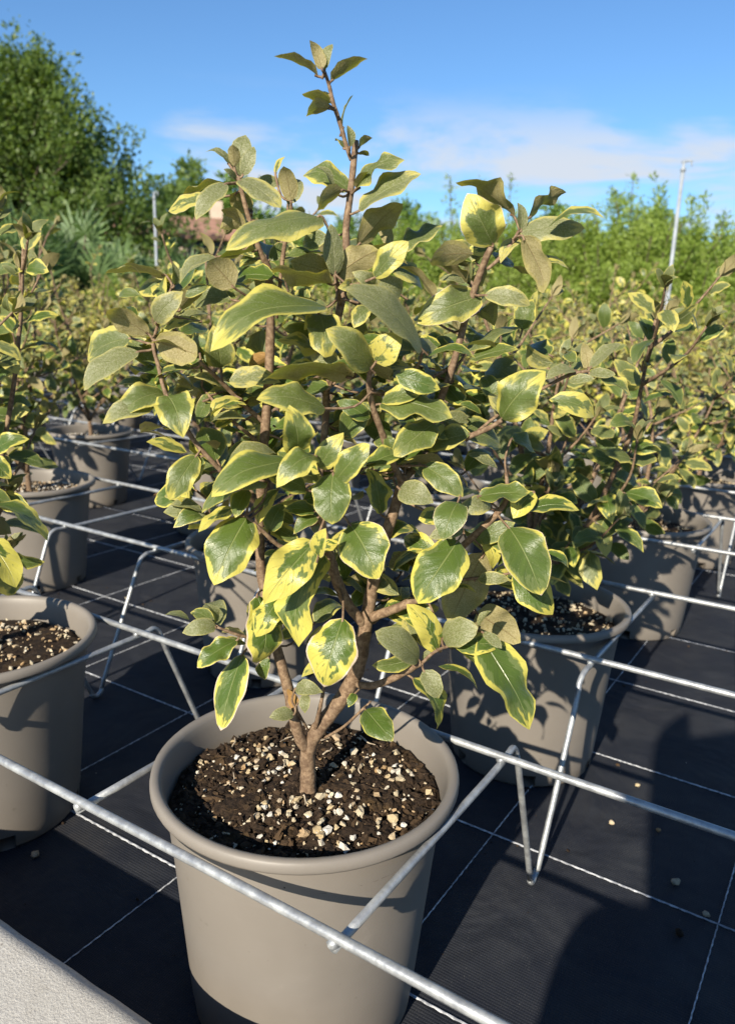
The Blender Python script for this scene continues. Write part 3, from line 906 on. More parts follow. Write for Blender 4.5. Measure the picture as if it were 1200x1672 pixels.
clus = [(r_ * math.cos(a), r_ * math.sin(a)) for a, r_ in zip(rs.uniform(0, 6.28, 15), rs.uniform(.03, .11, 15))]
for i in range(185):
    if i % 5:
        c = clus[rs.randint(len(clus))]; x, y = c[0] + rs.normal(0, .015), c[1] + rs.normal(0, .015)
    else:
        r = .115 * math.sqrt(rs.rand()); a = rs.rand() * 6.283; x, y = r * math.cos(a), r * math.sin(a)
    rr = math.hypot(x, y)
    if rr > .119 or rr < .022: continue
    o = bpy.data.objects.new('perlite_granule', GRAN[rs.randint(8)])
    s = rs.uniform(.0016, .0041) * (1.4 if rs.rand() < .12 else 1)
    o.scale = (s, s, s)
    o.location = (x, y, .2185 + .006 * (1 - (rr / .12) ** 2) + s * .3)
    o.rotation_euler = (rs.uniform(-.6, .6), rs.uniform(-.6, .6), rs.uniform(0, 6.28))
    link(o, soil)
for i in range(12):     # root fibres and bark slivers on the soil
    r = .108 * math.sqrt(rs.rand()); a = rs.rand() * 6.283; d = rs.rand() * 6.28
    p = np.array([r * math.cos(a), r * math.sin(a), .2215 + .006 * (1 - (r / .12) ** 2)])
    l = rs.uniform(.005, .014)
    pts = [p + np.array([math.cos(d), math.sin(d), 0]) * l * t + rs.normal(0, .0010, 3) for t in (-1, -.3, .3, 1)]
    pts = [q if math.hypot(q[0], q[1]) < .116 else q * [.9, .9, 1] for q in pts]
    P, R = catmull(pts, [.0005, .0007, .0006, .0003], 4)
    V, F = tube(P, R * rs.uniform(.7, 1.5), 5)
    obj('root_fibre', mesh_np('root_fibre', V, F, [M_FIBRE]), soil)

# stems
BPTS = []
rsb = np.random.RandomState(2)
for i, b in enumerate(MAIN_BRANCHES):
    P = [np.array(q[:3]) / 1e4 - off for q in b]; R = [q[3] / 1e4 for q in b]
    P, R = catmull(P, R, 5)
    R = R * (1 + .05 * np.sin(np.arange(len(R)) * 1.7 + i))
    if i == 0: R[:3] *= np.array([1.25, 1.12, 1.04])
    V, F = tube(P, R * (.94 if i else 1.), 12 if R.max() > .003 else 7, True, .025, rsb)
    obj('trunk' if i == 0 else 'branch', mesh_np('stem', V, F, [M_BARK]), main)
    BPTS.append(P)
BALL = np.concatenate(BPTS)

def place_leaf(parent, b, t, W, n, lp, rs, arch, fold, wave, tip, nu=12, nv=6, curl=0.):
    b, t = np.array(b), np.array(t)
    L = np.linalg.norm(t - b)
    V, F, UV = leaf_geo(L, W, rs, nu, nv, arch, fold, wave, tip, curl)
    Rm = np.array(frame(t - b, n))
    V = V @ Rm.T + b
    i = np.argmin(((BALL - b) ** 2).sum(1)); d = np.linalg.norm(BALL[i] - b)
    pet = None
    ax = (t - b) / L
    if .0015 < d < .045:
        pet = petiole_geo([BALL[i], (BALL[i] * .5 + b * .5) - ax * d * .15 - np.array([0, 0, .1 * d]), b, b + ax * L * .08], .0010)
    else:
        pet = petiole_geo([b - ax * .006, b, b + ax * L * .06], .0009)
    return obj('leaf', leaf_mesh(V, F, UV, lp, pet), parent)

rs = np.random.RandomState(8)
for i, e in enumerate(MAIN_LEAVES):
    b = np.array(e[0:3]) / 1e4 - off; t = np.array(e[3:6]) / 1e4 - off
    W = e[6] / 1e4 * 1.04; n = np.array(e[7:10]) / 1e3; k, m = e[10], e[11]
    t = b + (t - b) * 1.02
    L = np.linalg.norm(t - b)
    silver = {'V': .10, 'S': .85, 'B': .55, 'O': .3, 'D': .05}[k]
    dry = {'O': .45, 'D': .16}.get(k, .07 if (k == 'V' and rs.rand() < .22) else 0.)
    if k == 'V' and m < .36: m *= rs.choice([.35, .75, .9, 1.05])
    if k in 'BO' and m == 0: m = rs.uniform(.05, .3)
    if k == 'V':
        silver = .08 + .60 * min(1, max(0, (b[2] - .46) / .20)) * rs.uniform(.4, 1.1)
    lp = (m, silver, rs.rand(), dry)
    big = L > .035
    arch = rs.uniform(.03, .20) if k in 'VSD' else rs.uniform(.0, .10)
    place_leaf(main, b, t, W, n, lp, rs, arch, rs.uniform(.02, .16) if big else .22,
               (rs.uniform(.07, .24) if big else .06) if k in 'VBD' else .06, .6 if k == 'S' else rs.uniform(.7, 1.15),
               14 if big else 8, 8 if big else 5, rs.uniform(-.03, .14))

# further leaves on the far side of the shrub
away = np.array([-.60, .80, 0.]); n_fill = 0
while n_fill < 92:
    q = BALL[rs.randint(len(BALL))]
    if q[2] < .34 or q[2] > .69 or (n_fill > 50 and q[2] < .46): continue
    a_ = rs.normal(0, .9)
    d = away * math.cos(a_) + np.array([.80, .60, 0]) * math.sin(a_); d[2] = rs.uniform(-.5, .45); d /= np.linalg.norm(d)
    if d @ away < .25: continue
    b = q + d * rs.uniform(.012, .05); l = rs.uniform(.034, .056)
    nrm = np.array([0, 0, .7]) + .6 * np.array(SUN_TO) - .3 * away * rs.rand() + rs.normal(0, .4, 3)
    place_leaf(main, b, b + d * l, l * rs.uniform(.48, .6), nrm, (rs.choice([.08, .14, .22, .3]), rs.choice([.08, .2, .5]), rs.rand(), 0.), rs, rs.uniform(.03, .14), .1, .1, .9, 10, 6)
    n_fill += 1

Vs, Fs, UVs, LPs, Ms, k_ = [], [], [], [], [], 0
for q_ in range(420):
    q = BALL[rs.randint(len(BALL))]
    if q[2] < .36 or q[2] > .72: continue
    a_ = rs.normal(0, 1.3)
    d = away * math.cos(a_) + np.array([.80, .60, 0]) * math.sin(a_); d[2] = rs.uniform(-.3, .6); d /= np.linalg.norm(d)
    if d @ away < -.55: continue
    l = rs.uniform(.018, .042)
    V, F, UV = leaf_geo(l, l * rs.uniform(.42, .56), rs, 7, 4, rs.uniform(.02, .15), .1, .06, .8)
    nrm = np.array([0, 0, .6]) + .6 * np.array(SUN_TO) + rs.normal(0, .5, 3)
    b = q + d * rs.uniform(.004, .028)
    V = V @ np.array(frame(d, nrm)).T + b
    Vs.append(V); UVs.append(UV); Fs += [tuple(i + k_ for i in f) for f in F]; k_ += len(V)
    LPs.append(np.tile((rs.choice([.06, .15, .3, .5]), rs.choice([.1, .35, .8]), rs.rand(), 0), (len(V), 1)))
o = obj('inner_leaves', mesh_np('inner_leaves', np.concatenate(Vs), Fs, [M_LEAF], uv=np.concatenate(UVs), lp=np.concatenate(LPs)), main); o['kind'] = 'stuff'

# ------------------------------------------------------------------ neighbouring shrubs
LEAFV = []      # shared leaf meshes: list of (mesh, is_young)
rs = np.random.RandomState(21)
UNIT = []
for i in range(18):
    young = i >= 13
    W = rs.uniform(.36, .48) if young else rs.uniform(.46, .60)
    g_ = leaf_geo(1., W, rs, 8, 4, rs.uniform(.03, .14), rs.uniform(.04, .2), .03 if young else rs.uniform(.05, .13), .6 if young else rs.uniform(.7, 1.1), rs.uniform(0, .08))
    lp = (rs.uniform(.0, .1) if young else rs.choice([.06, .14, .20, .30, .42, .24]), rs.uniform(.5, .95) if young else rs.choice([.08, .25, .5]), rs.rand(), 0.)
    pet = petiole_geo([(-.13, 0, -.02), (-.05, 0, 0), (.06, 0, 0)], .016)
    LEAFV.append(leaf_mesh(g_[0], g_[1], g_[2], lp, pet))
    W2 = W
    UNIT.append((leaf_geo(1., W2, rs, 4, 2, rs.uniform(.03, .14), rs.uniform(.05, .2), .03, .8), (min(.95, lp[0] * 2.0 + .06), lp[1], lp[2], 0.)))

def shrub_layout(seed, height=.50, spread=1.0, dens=1.0):
    """-> branches [(P,R)], leaves [(pos, dir, normal, length, young)] in pot coordinates"""
    rs = np.random.RandomState(seed)
    br, lv = [], []
    up = np.array([0, 0, 1.]); sunv = np.array(SUN_TO)
    base = np.array([rs.uniform(-.01, .01), rs.uniform(-.01, .01), .215])
    fork = base + [rs.uniform(-.01, .01), rs.uniform(-.01, .01), rs.uniform(.03, .07)]
    br.append(([base, (base + fork) / 2, fork], [.0075, .0066, .0062]))
    shoots = []
    ns = rs.randint(4, 6)
    a0 = rs.rand() * 6.28
    for s in range(ns):
        a = a0 + s * 6.283 / ns + rs.uniform(-.4, .4)
        out = np.array([math.cos(a), math.sin(a), 0])
        lean = rs.uniform(.15, .55) if s else rs.uniform(.0, .15)
        L = height * rs.uniform(.72, 1.0) if s else height
        pts, p = [fork], fork.copy()
        d = up * math.cos(lean) + out * math.sin(lean) * 1.5
        n = 6
        for q in range(n):
            d = d + up * .12 + rs.normal(0, .11, 3); d /= np.linalg.norm(d)
            p = p + d * L / n; pts.append(p.copy())
        R = np.linspace(.0052, .0018, len(pts))
        br.append((pts, R)); shoots.append((pts, .22))
        for q in range(rs.randint(5, 8)):
            i = rs.randint(0, n); t = rs.rand()
            st = pts[i] * (1 - t) + pts[i + 1 if i < n else i] * t
            b = a + rs.uniform(-1.9, 1.9)
            dd = np.array([math.cos(b), math.sin(b), 0]) * rs.uniform(.6, 1) + up * rs.uniform(.15, .9); dd /= np.linalg.norm(dd)
            l2 = rs.uniform(.07, .20) * (1.15 - .5 * i / n)
            sp = [st]; pp = st.copy()
            for _ in range(3):
                dd = dd + up * .16 + rs.normal(0, .12, 3); dd /= np.linalg.norm(dd)
                pp = pp + dd * l2 / 3; sp.append(pp.copy())
            br.append((sp, np.linspace(.0027, .0012, 4))); shoots.append((sp, .05))
    if spread != 1.0:
        for pts, _ in br:
            for q in pts: q[:2] *= spread if q is not fork else 1.0
    for pts, start in shoots:
        P, _ = catmull(pts, [1] * len(pts), 6)
        seg = np.linalg.norm(np.diff(P, axis=0), axis=1); cum = np.concatenate([[0], np.cumsum(seg)])
        Ltot = cum[-1]
        t = Ltot * start + rs.uniform(0, .02); ph = rs.rand() * 6.28
        while t < Ltot:
            i = min(np.searchsorted(cum, t), len(P) - 1)
            pos = P[i]; T = P[i] - P[i - 1]; T /= np.linalg.norm(T)
            f = t / Ltot
            ph += 2.4
            x = np.cross(T, [.3, .2, 1.]); x /= np.linalg.norm(x) + 1e-9; y = np.cross(T, x)
            rad = math.cos(ph) * x + math.sin(ph) * y
            hz = (pos[2] - .25) / height
            d = rad * 1.0 + T * (.25 + .5 * f ** 3) + up * (-.45 + .65 * hz + rs.normal(0, .25))
            d /= np.linalg.norm(d)
            nrm = up * .45 + .30 * rad * (1.2 - hz) + sunv * 1.0 + rs.normal(0, .45, 3)
            young = f > (.80 if hz > .5 else .92)
            l = rs.uniform(.037, .060) * (1.08 - .35 * hz) * (.72 if young else 1) * (1 - .2 * (f > .8))
            lv.append((pos + d * .006, d, nrm, l, young))
            t += rs.uniform(.0155, .026) / dens
        T = P[-1] - P[-2]; T /= np.linalg.norm(T)
        for q in range(4):     # young tuft on the tip
            a = q * 1.6 + ph
            x = np.cross(T, [.3, .2, 1.]); x /= np.linalg.norm(x) + 1e-9; y = np.cross(T, x)
            rad = math.cos(a) * x + math.sin(a) * y
            d = T + rad * rs.uniform(.2, .7); d /= np.linalg.norm(d)
            lv.append((P[-1], d, T * .6 - rad, rs.uniform(.022, .038), True))
    return br, lv

def shrub_wood(br, seg=4, n=6):
    parts = []
    for P, R in br:
        p, r = catmull(P, list(R), seg); parts.append(tube(p, r, n, False))
    V, F = join(parts)
    return mesh_np('stems', V, F, [M_BARK])

PAIR = [0, 2, 4.85, 7, 10, 12, 15, 17, 20, 22, 25, 27, 30]
PX = [-.3895 - .2589 * c for c in PAIR]
ROWY = [.518, 1.075, 1.725] + [2.335 + .61 * k for k in range(12)]
GROUP = 'potted variegated shrubs'
heading = np.array([-.5356, .8445]); side = np.array([.8445, .5356])
spots = []
for j, y in enumerate(ROWY):
    for i, x in enumerate(PX):
        y = ROWY[j] + (.044 if (i, j) == (2, 1) else 0.)
        if (i, j) == (0, 0): continue
        d = np.array([x, y]); f = d @ heading; s = d @ side
        if f < .2 or f > 9.2: continue
        if abs(s) > f * .464 + .42: continue
        spots.append((f, i, j, x, y))
spots.sort()
NEAR = {
    (1, 0): (101, .50, 'variegated shrub at the left edge in the front row, its pot cut by the frame'),
    (0, 1): (102, .45, 'variegated shrub in shaded pot directly behind the right side of the main plant'),
    (1, 1): (103, .50, 'variegated shrub in grey pot directly behind the left side of the main plant'),
    (0, 2): (104, .41, 'variegated shrub right of the main plant, pot behind the wire leg'),
    (2, 1): (105, .52, 'tall variegated shrub at the left edge in dark dappled pot, second row'),
    (1, 2): (106, .48, 'variegated shrub mostly hidden behind the middle of the main plant'),
    (0, 3): (107, .39, 'variegated shrub near the right edge with its grey pot cut by the frame'),
    (2, 2): (108, .46, 'variegated shrub hidden behind the left half of the main plant, third row'),
    (3, 2): (109, .50, 'variegated shrub left of the main plant in dim pot with wire leg beside it'),
    (1, 3): (110, .46, 'variegated shrub behind the right edge of the main plant, fourth row'),
    (3, 1): (111, .48, 'variegated shrub beyond the left frame edge in the second row'),
    (2, 3): (112, .46, 'variegated shrub behind the main plant between two hidden pots, fourth row'),
    (0, 4): (113, .42, 'variegated shrub at the far right in the fifth row of pots'),
    (3, 3): (114, .46, 'variegated shrub left of the main plant in the fourth row of pots'),
}
far_kinds = []
for q in range(6):
    br, lv = shrub_layout(300 + q, .48 + .02 * q, dens=1.45)
    wood = shrub_wood(br, 2, 4)
    Vs, Fs, UVs, LPs, o_ = [], [], [], [], 0
    r_ = np.random.RandomState(400 + q)
    for (pos, d, nrm, l, young) in lv:
        (V, F, UV), lp = UNIT[r_.randint(13, 18) if young else r_.randint(0, 13)]
        Rm = np.array(frame(d, nrm)) * l
        Vs.append(V @ Rm.T + pos); Fs += [tuple(i + o_ for i in f) for f in F]; o_ += len(V)
        UVs.append(UV); LPs.append(np.tile((lp[0], lp[1], r_.rand(), 0), (len(V), 1)))
    fol = mesh_np('foliage', np.concatenate(Vs), Fs, [M_LEAF], uv=np.concatenate(UVs), lp=np.concatenate(LPs))
    far_kinds.append((wood, fol))
EXTRA_LEAVES = [((1, 0), [-7531, 4514, 4136, -7084, 4560, 3700, 326, 697, 23, 716, 'V', 0.95]), ((1, 0), [-7478, 4547, 4503, -6777, 4755, 4283, 397, 255, 150, 955, 'V', 0.3]), ((1, 0), [-7575, 4722, 5020, -7224, 4827, 5193, 211, 48, -895, 444, 'V', 0.25]), ((1, 0), [-7417, 4586, 4994, -7260, 4685, 4767, 189, 823, -414, 389, 'V', 0.3])]
rsf = np.random.RandomState(70)
for f, i, j, x, y in spots:
    jx, jy = rsf.uniform(-.006, .006, 2)
    rz = rsf.rand() * 6.283
    e = empty('potted_shrub', (x + jx, y + jy, 0), (rz - 3.14) * .45)
    if (i, j) in NEAR:
        seed, h, lab = NEAR[(i, j)]
        tag(e, lab, 'potted plant', GROUP)
        e.rotation_euler.z = 0
        obj('pot', POT, e).rotation_euler.z = rz
        s = obj('soil', SOILS[seed % 3], e)
        b = obj('perlite_granules', SOILBITS[seed % 3], s); b['kind'] = 'stuff'
        br, lv = shrub_layout(seed, h, .55 if (i, j) == (1, 0) else 1.0)
        r_ = np.random.RandomState(seed + 1)
        if len(lv) > 285:
            pm = r_.permutation(len(lv)); rest = [lv[q] for q in pm[285:]]; lv = [lv[q] for q in sorted(pm[:285])]
            Vs, Fs, UVs, LPs, o_ = [], [], [], [], 0
            for (pos, d, nrm, l, young) in rest:
                (V, F, UV), lp = UNIT[r_.randint(13, 18) if young else r_.randint(0, 13)]
                Vs.append(V @ (np.array(frame(d, nrm)) * l).T + pos); Fs += [tuple(q + o_ for q in f_) for f_ in F]; o_ += len(V)
                UVs.append(UV); LPs.append(np.tile((lp[0] * .5, lp[1], r_.rand(), 0), (len(V), 1)))
            o = obj('foliage', mesh_np('foliage', np.concatenate(Vs), Fs, [M_LEAF], uv=np.concatenate(UVs), lp=np.concatenate(LPs)), e); o['kind'] = 'stuff'
        V, F = tube(*catmull(br[0][0], br[0][1], 4), 9)
        obj('trunk', mesh_np('trunk', V, F, [M_BARK]), e)
        for P, R in br[1:]:
            V, F = tube(*catmull(P, list(R), 4), 6)
            obj('branch', mesh_np('branch', V, F, [M_BARK]), e)
        for (pos, d, nrm, l, young) in lv:
            me = LEAFV[r_.randint(13, 18) if young else r_.randint(0, 13)]
            o = bpy.data.objects.new('leaf', me)
            o.matrix_basis = Matrix.Translation(pos) @ (frame(d, nrm).to_4x4()) @ Matrix.Scale(l, 4)
            link(o, e)
        for (q, eb) in EXTRA_LEAVES:
            if q != (i, j): continue
            o = np.array([x + jx, y + jy, 0]); b = np.array(eb[0:3]) / 1e4 - o; t = np.array(eb[3:6]) / 1e4 - o
            BALL = np.array([b + (0, 0, 5.)])
            place_leaf(e, b, t, eb[6] / 1e4, np.array(eb[7:10]) / 1e3, (eb[11], .1, r_.rand(), 0), r_, .08, .1, .12, .9)
            P, R = catmull([br[1][0][2], br[1][0][2] * .5 + b * .5 + [0, 0, .02], b], [.003, .0022, .0014], 5)
            V, F = tube(P, R, 6); obj('branch', mesh_np('branch', V, F, [M_BARK]), e)
    else:
        wood, fol = far_kinds[rsf.randint(6)]
        sc_ = rsf.uniform(.86, 1.14)
        ORD = ['first', 'second', 'third', 'fourth', 'fifth', 'sixth', 'seventh', 'eighth', 'ninth', 'tenth', 'eleventh', 'twelfth', 'thirteenth']
        lab = ('variegated shrub far back in the crowded rows of pots' if f > 4.2 else
               'variegated shrub in the %s row of pots back, %s from the right' % (ORD[j], ORD[i]))
        tag(e, lab, 'potted plant', GROUP)
        obj('pot', POT, e)
        obj('soil', SOILS[rsf.randint(3)], e)
        o = obj('stems', wood, e); o.scale = (1, 1, sc_); o.location.z = .22 * (1 - sc_)
        o = obj('foliage', fol, e); o.scale = (1, 1, sc_); o.location.z = .22 * (1 - sc_); o['kind'] = 'stuff'

# ------------------------------------------------------------------ wire racks
HR = .2351; RL = .0040
RODY = [.378, .6615, .942, 1.256, 1.575, 1.870, 2.19, 2.48, 2.80, 3.09, 3.41, 3.70, 4.02, 4.31, 4.63, 4.92]
def rod(P, R, name, parent, n=10, seg=1):
    if seg > 1: P, R = catmull(P, R, seg)
    V, F = tube(P, R, n)
    return obj(name, mesh_np(name, V, F, [M_WIRE]), parent)

def cross_wire(x, ys, rs):
    """runs under the long rods, dips to the mat in a V between each pair of rows"""
    z = HR - .0076
    P = [(x, ys[0] - .002, z)]
    for a in range(1, len(ys) - 1, 2):
        y0, y1 = ys[a], ys[a + 1]
        mid = (y0 + y1) / 2 + rs.uniform(-.008, .008)
        P += [(x, y0 - .05, z), (x, y0 + .012, z + .001), (x, y0 + .028, z + .002), (x, y0 + .037, z - .004), (x, y0 + .043, z - .016), (x, y0 + .050, z - .035),
              (x, mid - .016, .030), (x, mid - .010, .012), (x, mid - .003, .0050), (x, mid + .004, .0050), (x, mid + .012, .012), (x, mid + .020, .030),
              (x, y1 - .050, z - .035), (x, y1 - .042, z - .016), (x, y1 - .034, z - .005), (x, y1 - .022, z + .001), (x, y1 - .005, z), (x, y1 + .05, z)]
    P.append((x, ys[-1] + .008, z))
    P = [np.array(p) + [rs.uniform(-.0012, .0012), 0, 0] for p in P]
    return catmull(P, [.0036] * len(P), 3)

rsr = np.random.RandomState(4)
for (a, b, x0, x1, lab) in ((0, 4, -3.6, .62, 'galvanised wire rack with bent legs round the two nearest rows of pots'),
                            (4, 8, -4.6, .62, 'galvanised wire rack round the third and fourth rows of pots'),
                            (8, 12, -5.6, .2, 'galvanised wire rack low among the crowded pots farther back')):
    e = empty('wire_pot_rack', (0, RODY[a], 0))
    tag(e, lab, 'wire rack', 'wire racks holding the pots')
    ys = [y - RODY[a] for y in RODY[a:b]]
    for y in ys:
        n = 14
        P = [np.array([x0 + (x1 - x0) * t / n, y + rsr.uniform(-.0012, .0012), HR + rsr.uniform(-.0008, .0008)]) for t in range(n + 1)]
        rod(P, [RL] * len(P), 'long_rod', e, 10, 3)
    k = -3
    while True:
        x = -.2565 - .2589 * k + (.0405 if k == 5 else .031 if k == 6 else .0015 if k in PAIR else -.008 if k - 1 in PAIR else 0.)
        k += 1
        if x < x0: break
        if x > x1: continue
        P, R = cross_wire(x, ys, rsr)
        parts = [tube(P, R, 9)]
        for yy in ys:
            bv, bf = blob(rsr, 7, 5, (.0052, .0058, .0046), .12); parts.append((bv + [x, yy, HR - .0040], bf))
        V, F = join(parts)
        obj('cross_rod', mesh_np('cross_rod', V, F, [M_WIRE]), e)

# ------------------------------------------------------------------ small litter on the mat
def litter_blob(name, x, y, s, mat, lab, cat, seed, sq=(1, .8, .6)):
    rs = np.random.RandomState(seed)
    V, F = blob(rs, 8, 6, sq, .2)
    V = V * s; V[:, 2] -= V[:, 2].min() - .0005
    o = obj(name, mesh_np(name, V, F, [mat])); o.location = (x, y, 0.0); o.rotation_euler.z = rs.rand() * 6
    tag(o, lab, cat, 'litter on the weed mat'); return o
litter_blob('pebble', -.1135, .893, .0062, M_STONE, 'largest tan pebble on the shaded mat at lower right', 'pebble', 1)
litter_blob('pebble', -.073, .858, .0050, M_STONE, 'small brown pebble beside the white line at the right edge', 'pebble', 2)
litter_blob('soil_clod', -.092, .81, .0056, M_SOIL, 'dark crumb of soil on the shaded mat at lower right', 'soil clod', 3)
litter_blob('pebble', -.205, 1.075, .0042, M_GRAN, 'pale yellow granule on the sunlit mat right of the wire leg', 'granule', 4)
litter_blob('pebble', -.2105, .965, .0045, M_GRAN, 'pale granule on the sunlit mat below the long wire', 'granule', 5)
litter_blob('pebble', -.155, .985, .0036, M_STRAW, 'tiny brown fragment on the mat at the edge of the large shadow', 'fragment', 6)
litter_blob('pebble', -.77, .49, .0060, M_STONE, 'small stone in the shade near the left front pot', 'pebble', 7)
litter_blob('pebble', -1.005, 1.125, .0045, M_GRAN, 'pale granule on the mat behind the left front pot', 'granule', 8)
litter_blob('pebble', -.99, 1.06, .0050, M_STONE, 'brown pebble on the mat left of the wire leg', 'pebble', 9)
def dry_leaf(x, y, ang, L, lab, seed):
    rs = np.random.RandomState(seed)
    V, F, UV = leaf_geo(L, L * .42, rs, 10, 4, .12, .25, .16, 1.)
    V[:, 2] += .003 - V[:, 2].min()
    o = obj('dry_leaf', mesh_np('dry_leaf', V, F, [M_STRAW])); o.location = (x, y, 0); o.rotation_euler.z = ang
    md = o.modifiers.new('thick', 'SOLIDIFY'); md.thickness = .0006
    tag(o, lab, 'dry leaf', 'litter on the weed mat')
dry_leaf(-2.06, 1.86, .6, .09, 'curled brown dry leaf on the mat behind the left pots', 3)
dry_leaf(-.765, .33 + .07, 2.2, .045, 'dry leaf lying in the shade by the left front pot', 5)

rsc = np.random.RandomState(15); parts = []; lps = []
for q in range(520):
    x, y = rsc.uniform(-2.6, .1), rsc.uniform(.36, 2.6)
    if rsc.rand() < .5:
        c = (PX[rsc.randint(3)], ROWY[rsc.randint(3)]); a = rsc.rand() * 6.28; r = .11 + abs(rsc.normal(0, .08)); x, y = c[0] + r * math.cos(a), c[1] + r * math.sin(a)
    if y < .36: continue
    s = .0008 + .0028 * rsc.rand() ** 3
    V, F = blob(rsc, 5, 4, (1, rsc.uniform(.5, 1), rsc.uniform(.4, .8)), .35)
    parts.append((V * s + [x, y, s * .4], F)); lps.append(np.tile([rsc.rand(), 0, 0, 1], (len(V), 1)))
V, F = join(parts)
o = obj('spilled_potting_mix', mesh_np('spilled_potting_mix', V, F, [M_SOIL, M_GRAN], lp=np.concatenate(lps), mi=[int(k % 11 == 0) for k in np.repeat(np.arange(len(parts)), len(parts[0][1]))], smooth=False))
tag(o, 'scattered crumbs of potting mix on the black mat', 'soil crumbs', kind='stuff')

# ------------------------------------------------------------------ irrigation risers
M_PIPE = flat_material('zinc_pipe', (.30, .33, .36), .45, .2, 30., .5)
def riser(x, y, h, r, lean, lab):
    e = empty('irrigation_riser', (x, y, 0)); e.rotation_euler = (0, lean, 0)
    P = np.array([(0, 0, 0), (0, 0, h)]); V, F = tube(P, [r * .72, r * .72], 12); obj('upper_pipe', mesh_np('upper_pipe', V, F, [M_PIPE]), e)
    P = np.array([(0, 0, -.02), (0, 0, h * .62)]); V, F = tube(P, [r, r], 12); lo_ = obj('lower_pipe', mesh_np('lower_pipe', V, F, [M_PIPE]), e)
    P = np.array([(0, 0, h * .61), (0, 0, h * .632)]); V, F = tube(P, [r * 1.35, r * 1.35], 12); obj('collar', mesh_np('collar', V, F, [M_PIPE]), lo_)
    prof = [(0, 0, h - .01), (0, 0, h + .012), (0, 0, h + .02), (0, 0, h + .05)]
    V, F = tube(np.array(prof), [r * .9, r * .95, r * .5, r * .45], 12)
    V2, F2 = tube(np.array([(-.012, 0, h + .045), (.03, 0, h + .052), (.05, 0, h + .044)]), [r * .42, r * .36, r * .3], 8)
    V3, F3 = tube(np.array([(.045, 0, h + .046), (.048, 0, h + .02)]), [r * .25, r * .25], 8)
    V, F = join([(V, F), (V2, F2), (V3, F3)])
    obj('sprinkler_head', mesh_np('sprinkler_head', V, F, [M_PIPE]), e)
    tag(e, lab, 'irrigation pipe', 'irrigation risers')
riser(-1.225, 5.36, 1.56, .0165, math.radians(.3), 'tall zinc sprinkler pipe rising from the plants at right')
riser(-5.50, 5.10, 1.56, .016, math.radians(-.3), 'thin zinc sprinkler pipe rising from the plants at left')

# ------------------------------------------------------------------ background vegetation
def leaf_cloud(cent, dirs, size, rs, aspect=.5, droop=.0):
    """diamond leaves at points"""
    n = len(cent)
    a = dirs + rs.normal(0, .55, (n, 3)); a[:, 2] -= droop; a /= np.linalg.norm(a, axis=1)[:, None]
    nr = rs.normal(0, 1, (n, 3)) + [0, -.25, .35]
    b = np.cross(nr, a); b /= np.linalg.norm(b, axis=1)[:, None] + 1e-9
    s = size * rs.uniform(.6, 1.3, (n, 1))
    p0 = cent; p1 = cent + a * s * .5 + b * s * aspect * .5; p2 = cent + a * s; p3 = cent + a * s * .5 - b * s * aspect * .5
    V = np.stack([p0, p1, p2, p3], 1).reshape(-1, 3)
    F = np.arange(n * 4).reshape(n, 4)
    return V, F

def limb_parts(rs, base, top, r0, r1, wob=.06, seg=5):
    t = np.linspace(0, 1, seg)[:, None]
    P = base + (top - base) * t; L = np.linalg.norm(top - base)
    P[1:-1] += rs.normal(0, wob * L, (seg - 2, 3))
    P, R = catmull(P, np.linspace(r0, r1, seg), 3)
    return P, tube(P, R, 7, False)

def broad_tree(seed, H, Rx, n_limb, n_leaf, leaf, z0, shape, upright=.6, trunk_r=.16, leader=None):
    """tapered trunk, limbs to clumps placed in the crown, leaves thrown round the twigs"""
    rs = np.random.RandomState(seed)
    parts = []
    P, tb = limb_parts(rs, np.array([0, 0, -.05]), np.array([rs.uniform(-.2, .2), rs.uniform(-.2, .2), H * .55]), trunk_r, trunk_r * .45)
    parts.append(tb)
    cents, ds, shade = [], [], []
    per = n_leaf // n_limb
    for i in range(n_limb):
        t = rs.rand() ** .8
        z = z0 + (H - z0) * t
        rmax = Rx * shape(t)
        a = rs.rand() * 6.283; r = rmax * math.sqrt(rs.uniform(.25, 1.0))
        tip = np.array([r * math.cos(a), r * math.sin(a), z])
        st = P[int(rs.uniform(.25, .98) * min(1, .35 + t) * (len(P) - 1))]
        lp_, lt = limb_parts(rs, st, tip, .028 + .03 * (1 - t), .006, .07, 4)
        parts.append(lt)
        d = tip - st; d /= np.linalg.norm(d); d = d * (1 - upright) + np.array([0, 0, upright]); d /= np.linalg.norm(d)
        # several twigs around the limb end
        nt = 9
        for q in range(nt):
            s0 = lp_[rs.randint(len(lp_) // 2, len(lp_))]
            dd = d + rs.normal(0, .55, 3); dd /= np.linalg.norm(dd)
            l = rs.uniform(.35, 1.15) * (.17 * Rx + .18)
            m = per // nt
            tt = rs.rand(m, 1) ** .8
            c = s0 + dd * l * tt + rs.normal(0, .085 * (1.1 - .6 * tt) + .02, (m, 3)) * (.6 + .12 * Rx)
            cents.append(c); ds.append(np.tile(dd, (m, 1)) + .5 * (c - s0) / (l + .01)); shade.append(np.full(m, rs.rand()))
    c = np.concatenate(cents); d = np.concatenate(ds); sh = np.concatenate(shade)
    V, F = leaf_cloud(c, d, leaf, rs, .52, .35)
    lp = np.repeat(np.clip(sh * .6 + rs.rand(len(sh)) * .4, 0, 1), 4)
    lp = np.stack([lp, lp, lp, np.ones_like(lp)], -1)
    tv, tf = join(parts)
    return (tv, tf), (V, F, lp)

def plant_tree(name, data, mat, loc, rz, scale, label, cat, group, crown='crown'):
    e = empty(name, loc, rz); e.scale = scale
    obj('trunk', data[0], e)
    o = obj(crown, data[1], e)
    if mat is not None:
        o.material_slots[0].link = 'OBJECT'; o.material_slots[0].material = mat
    tag(e, label, cat, group)
    return e

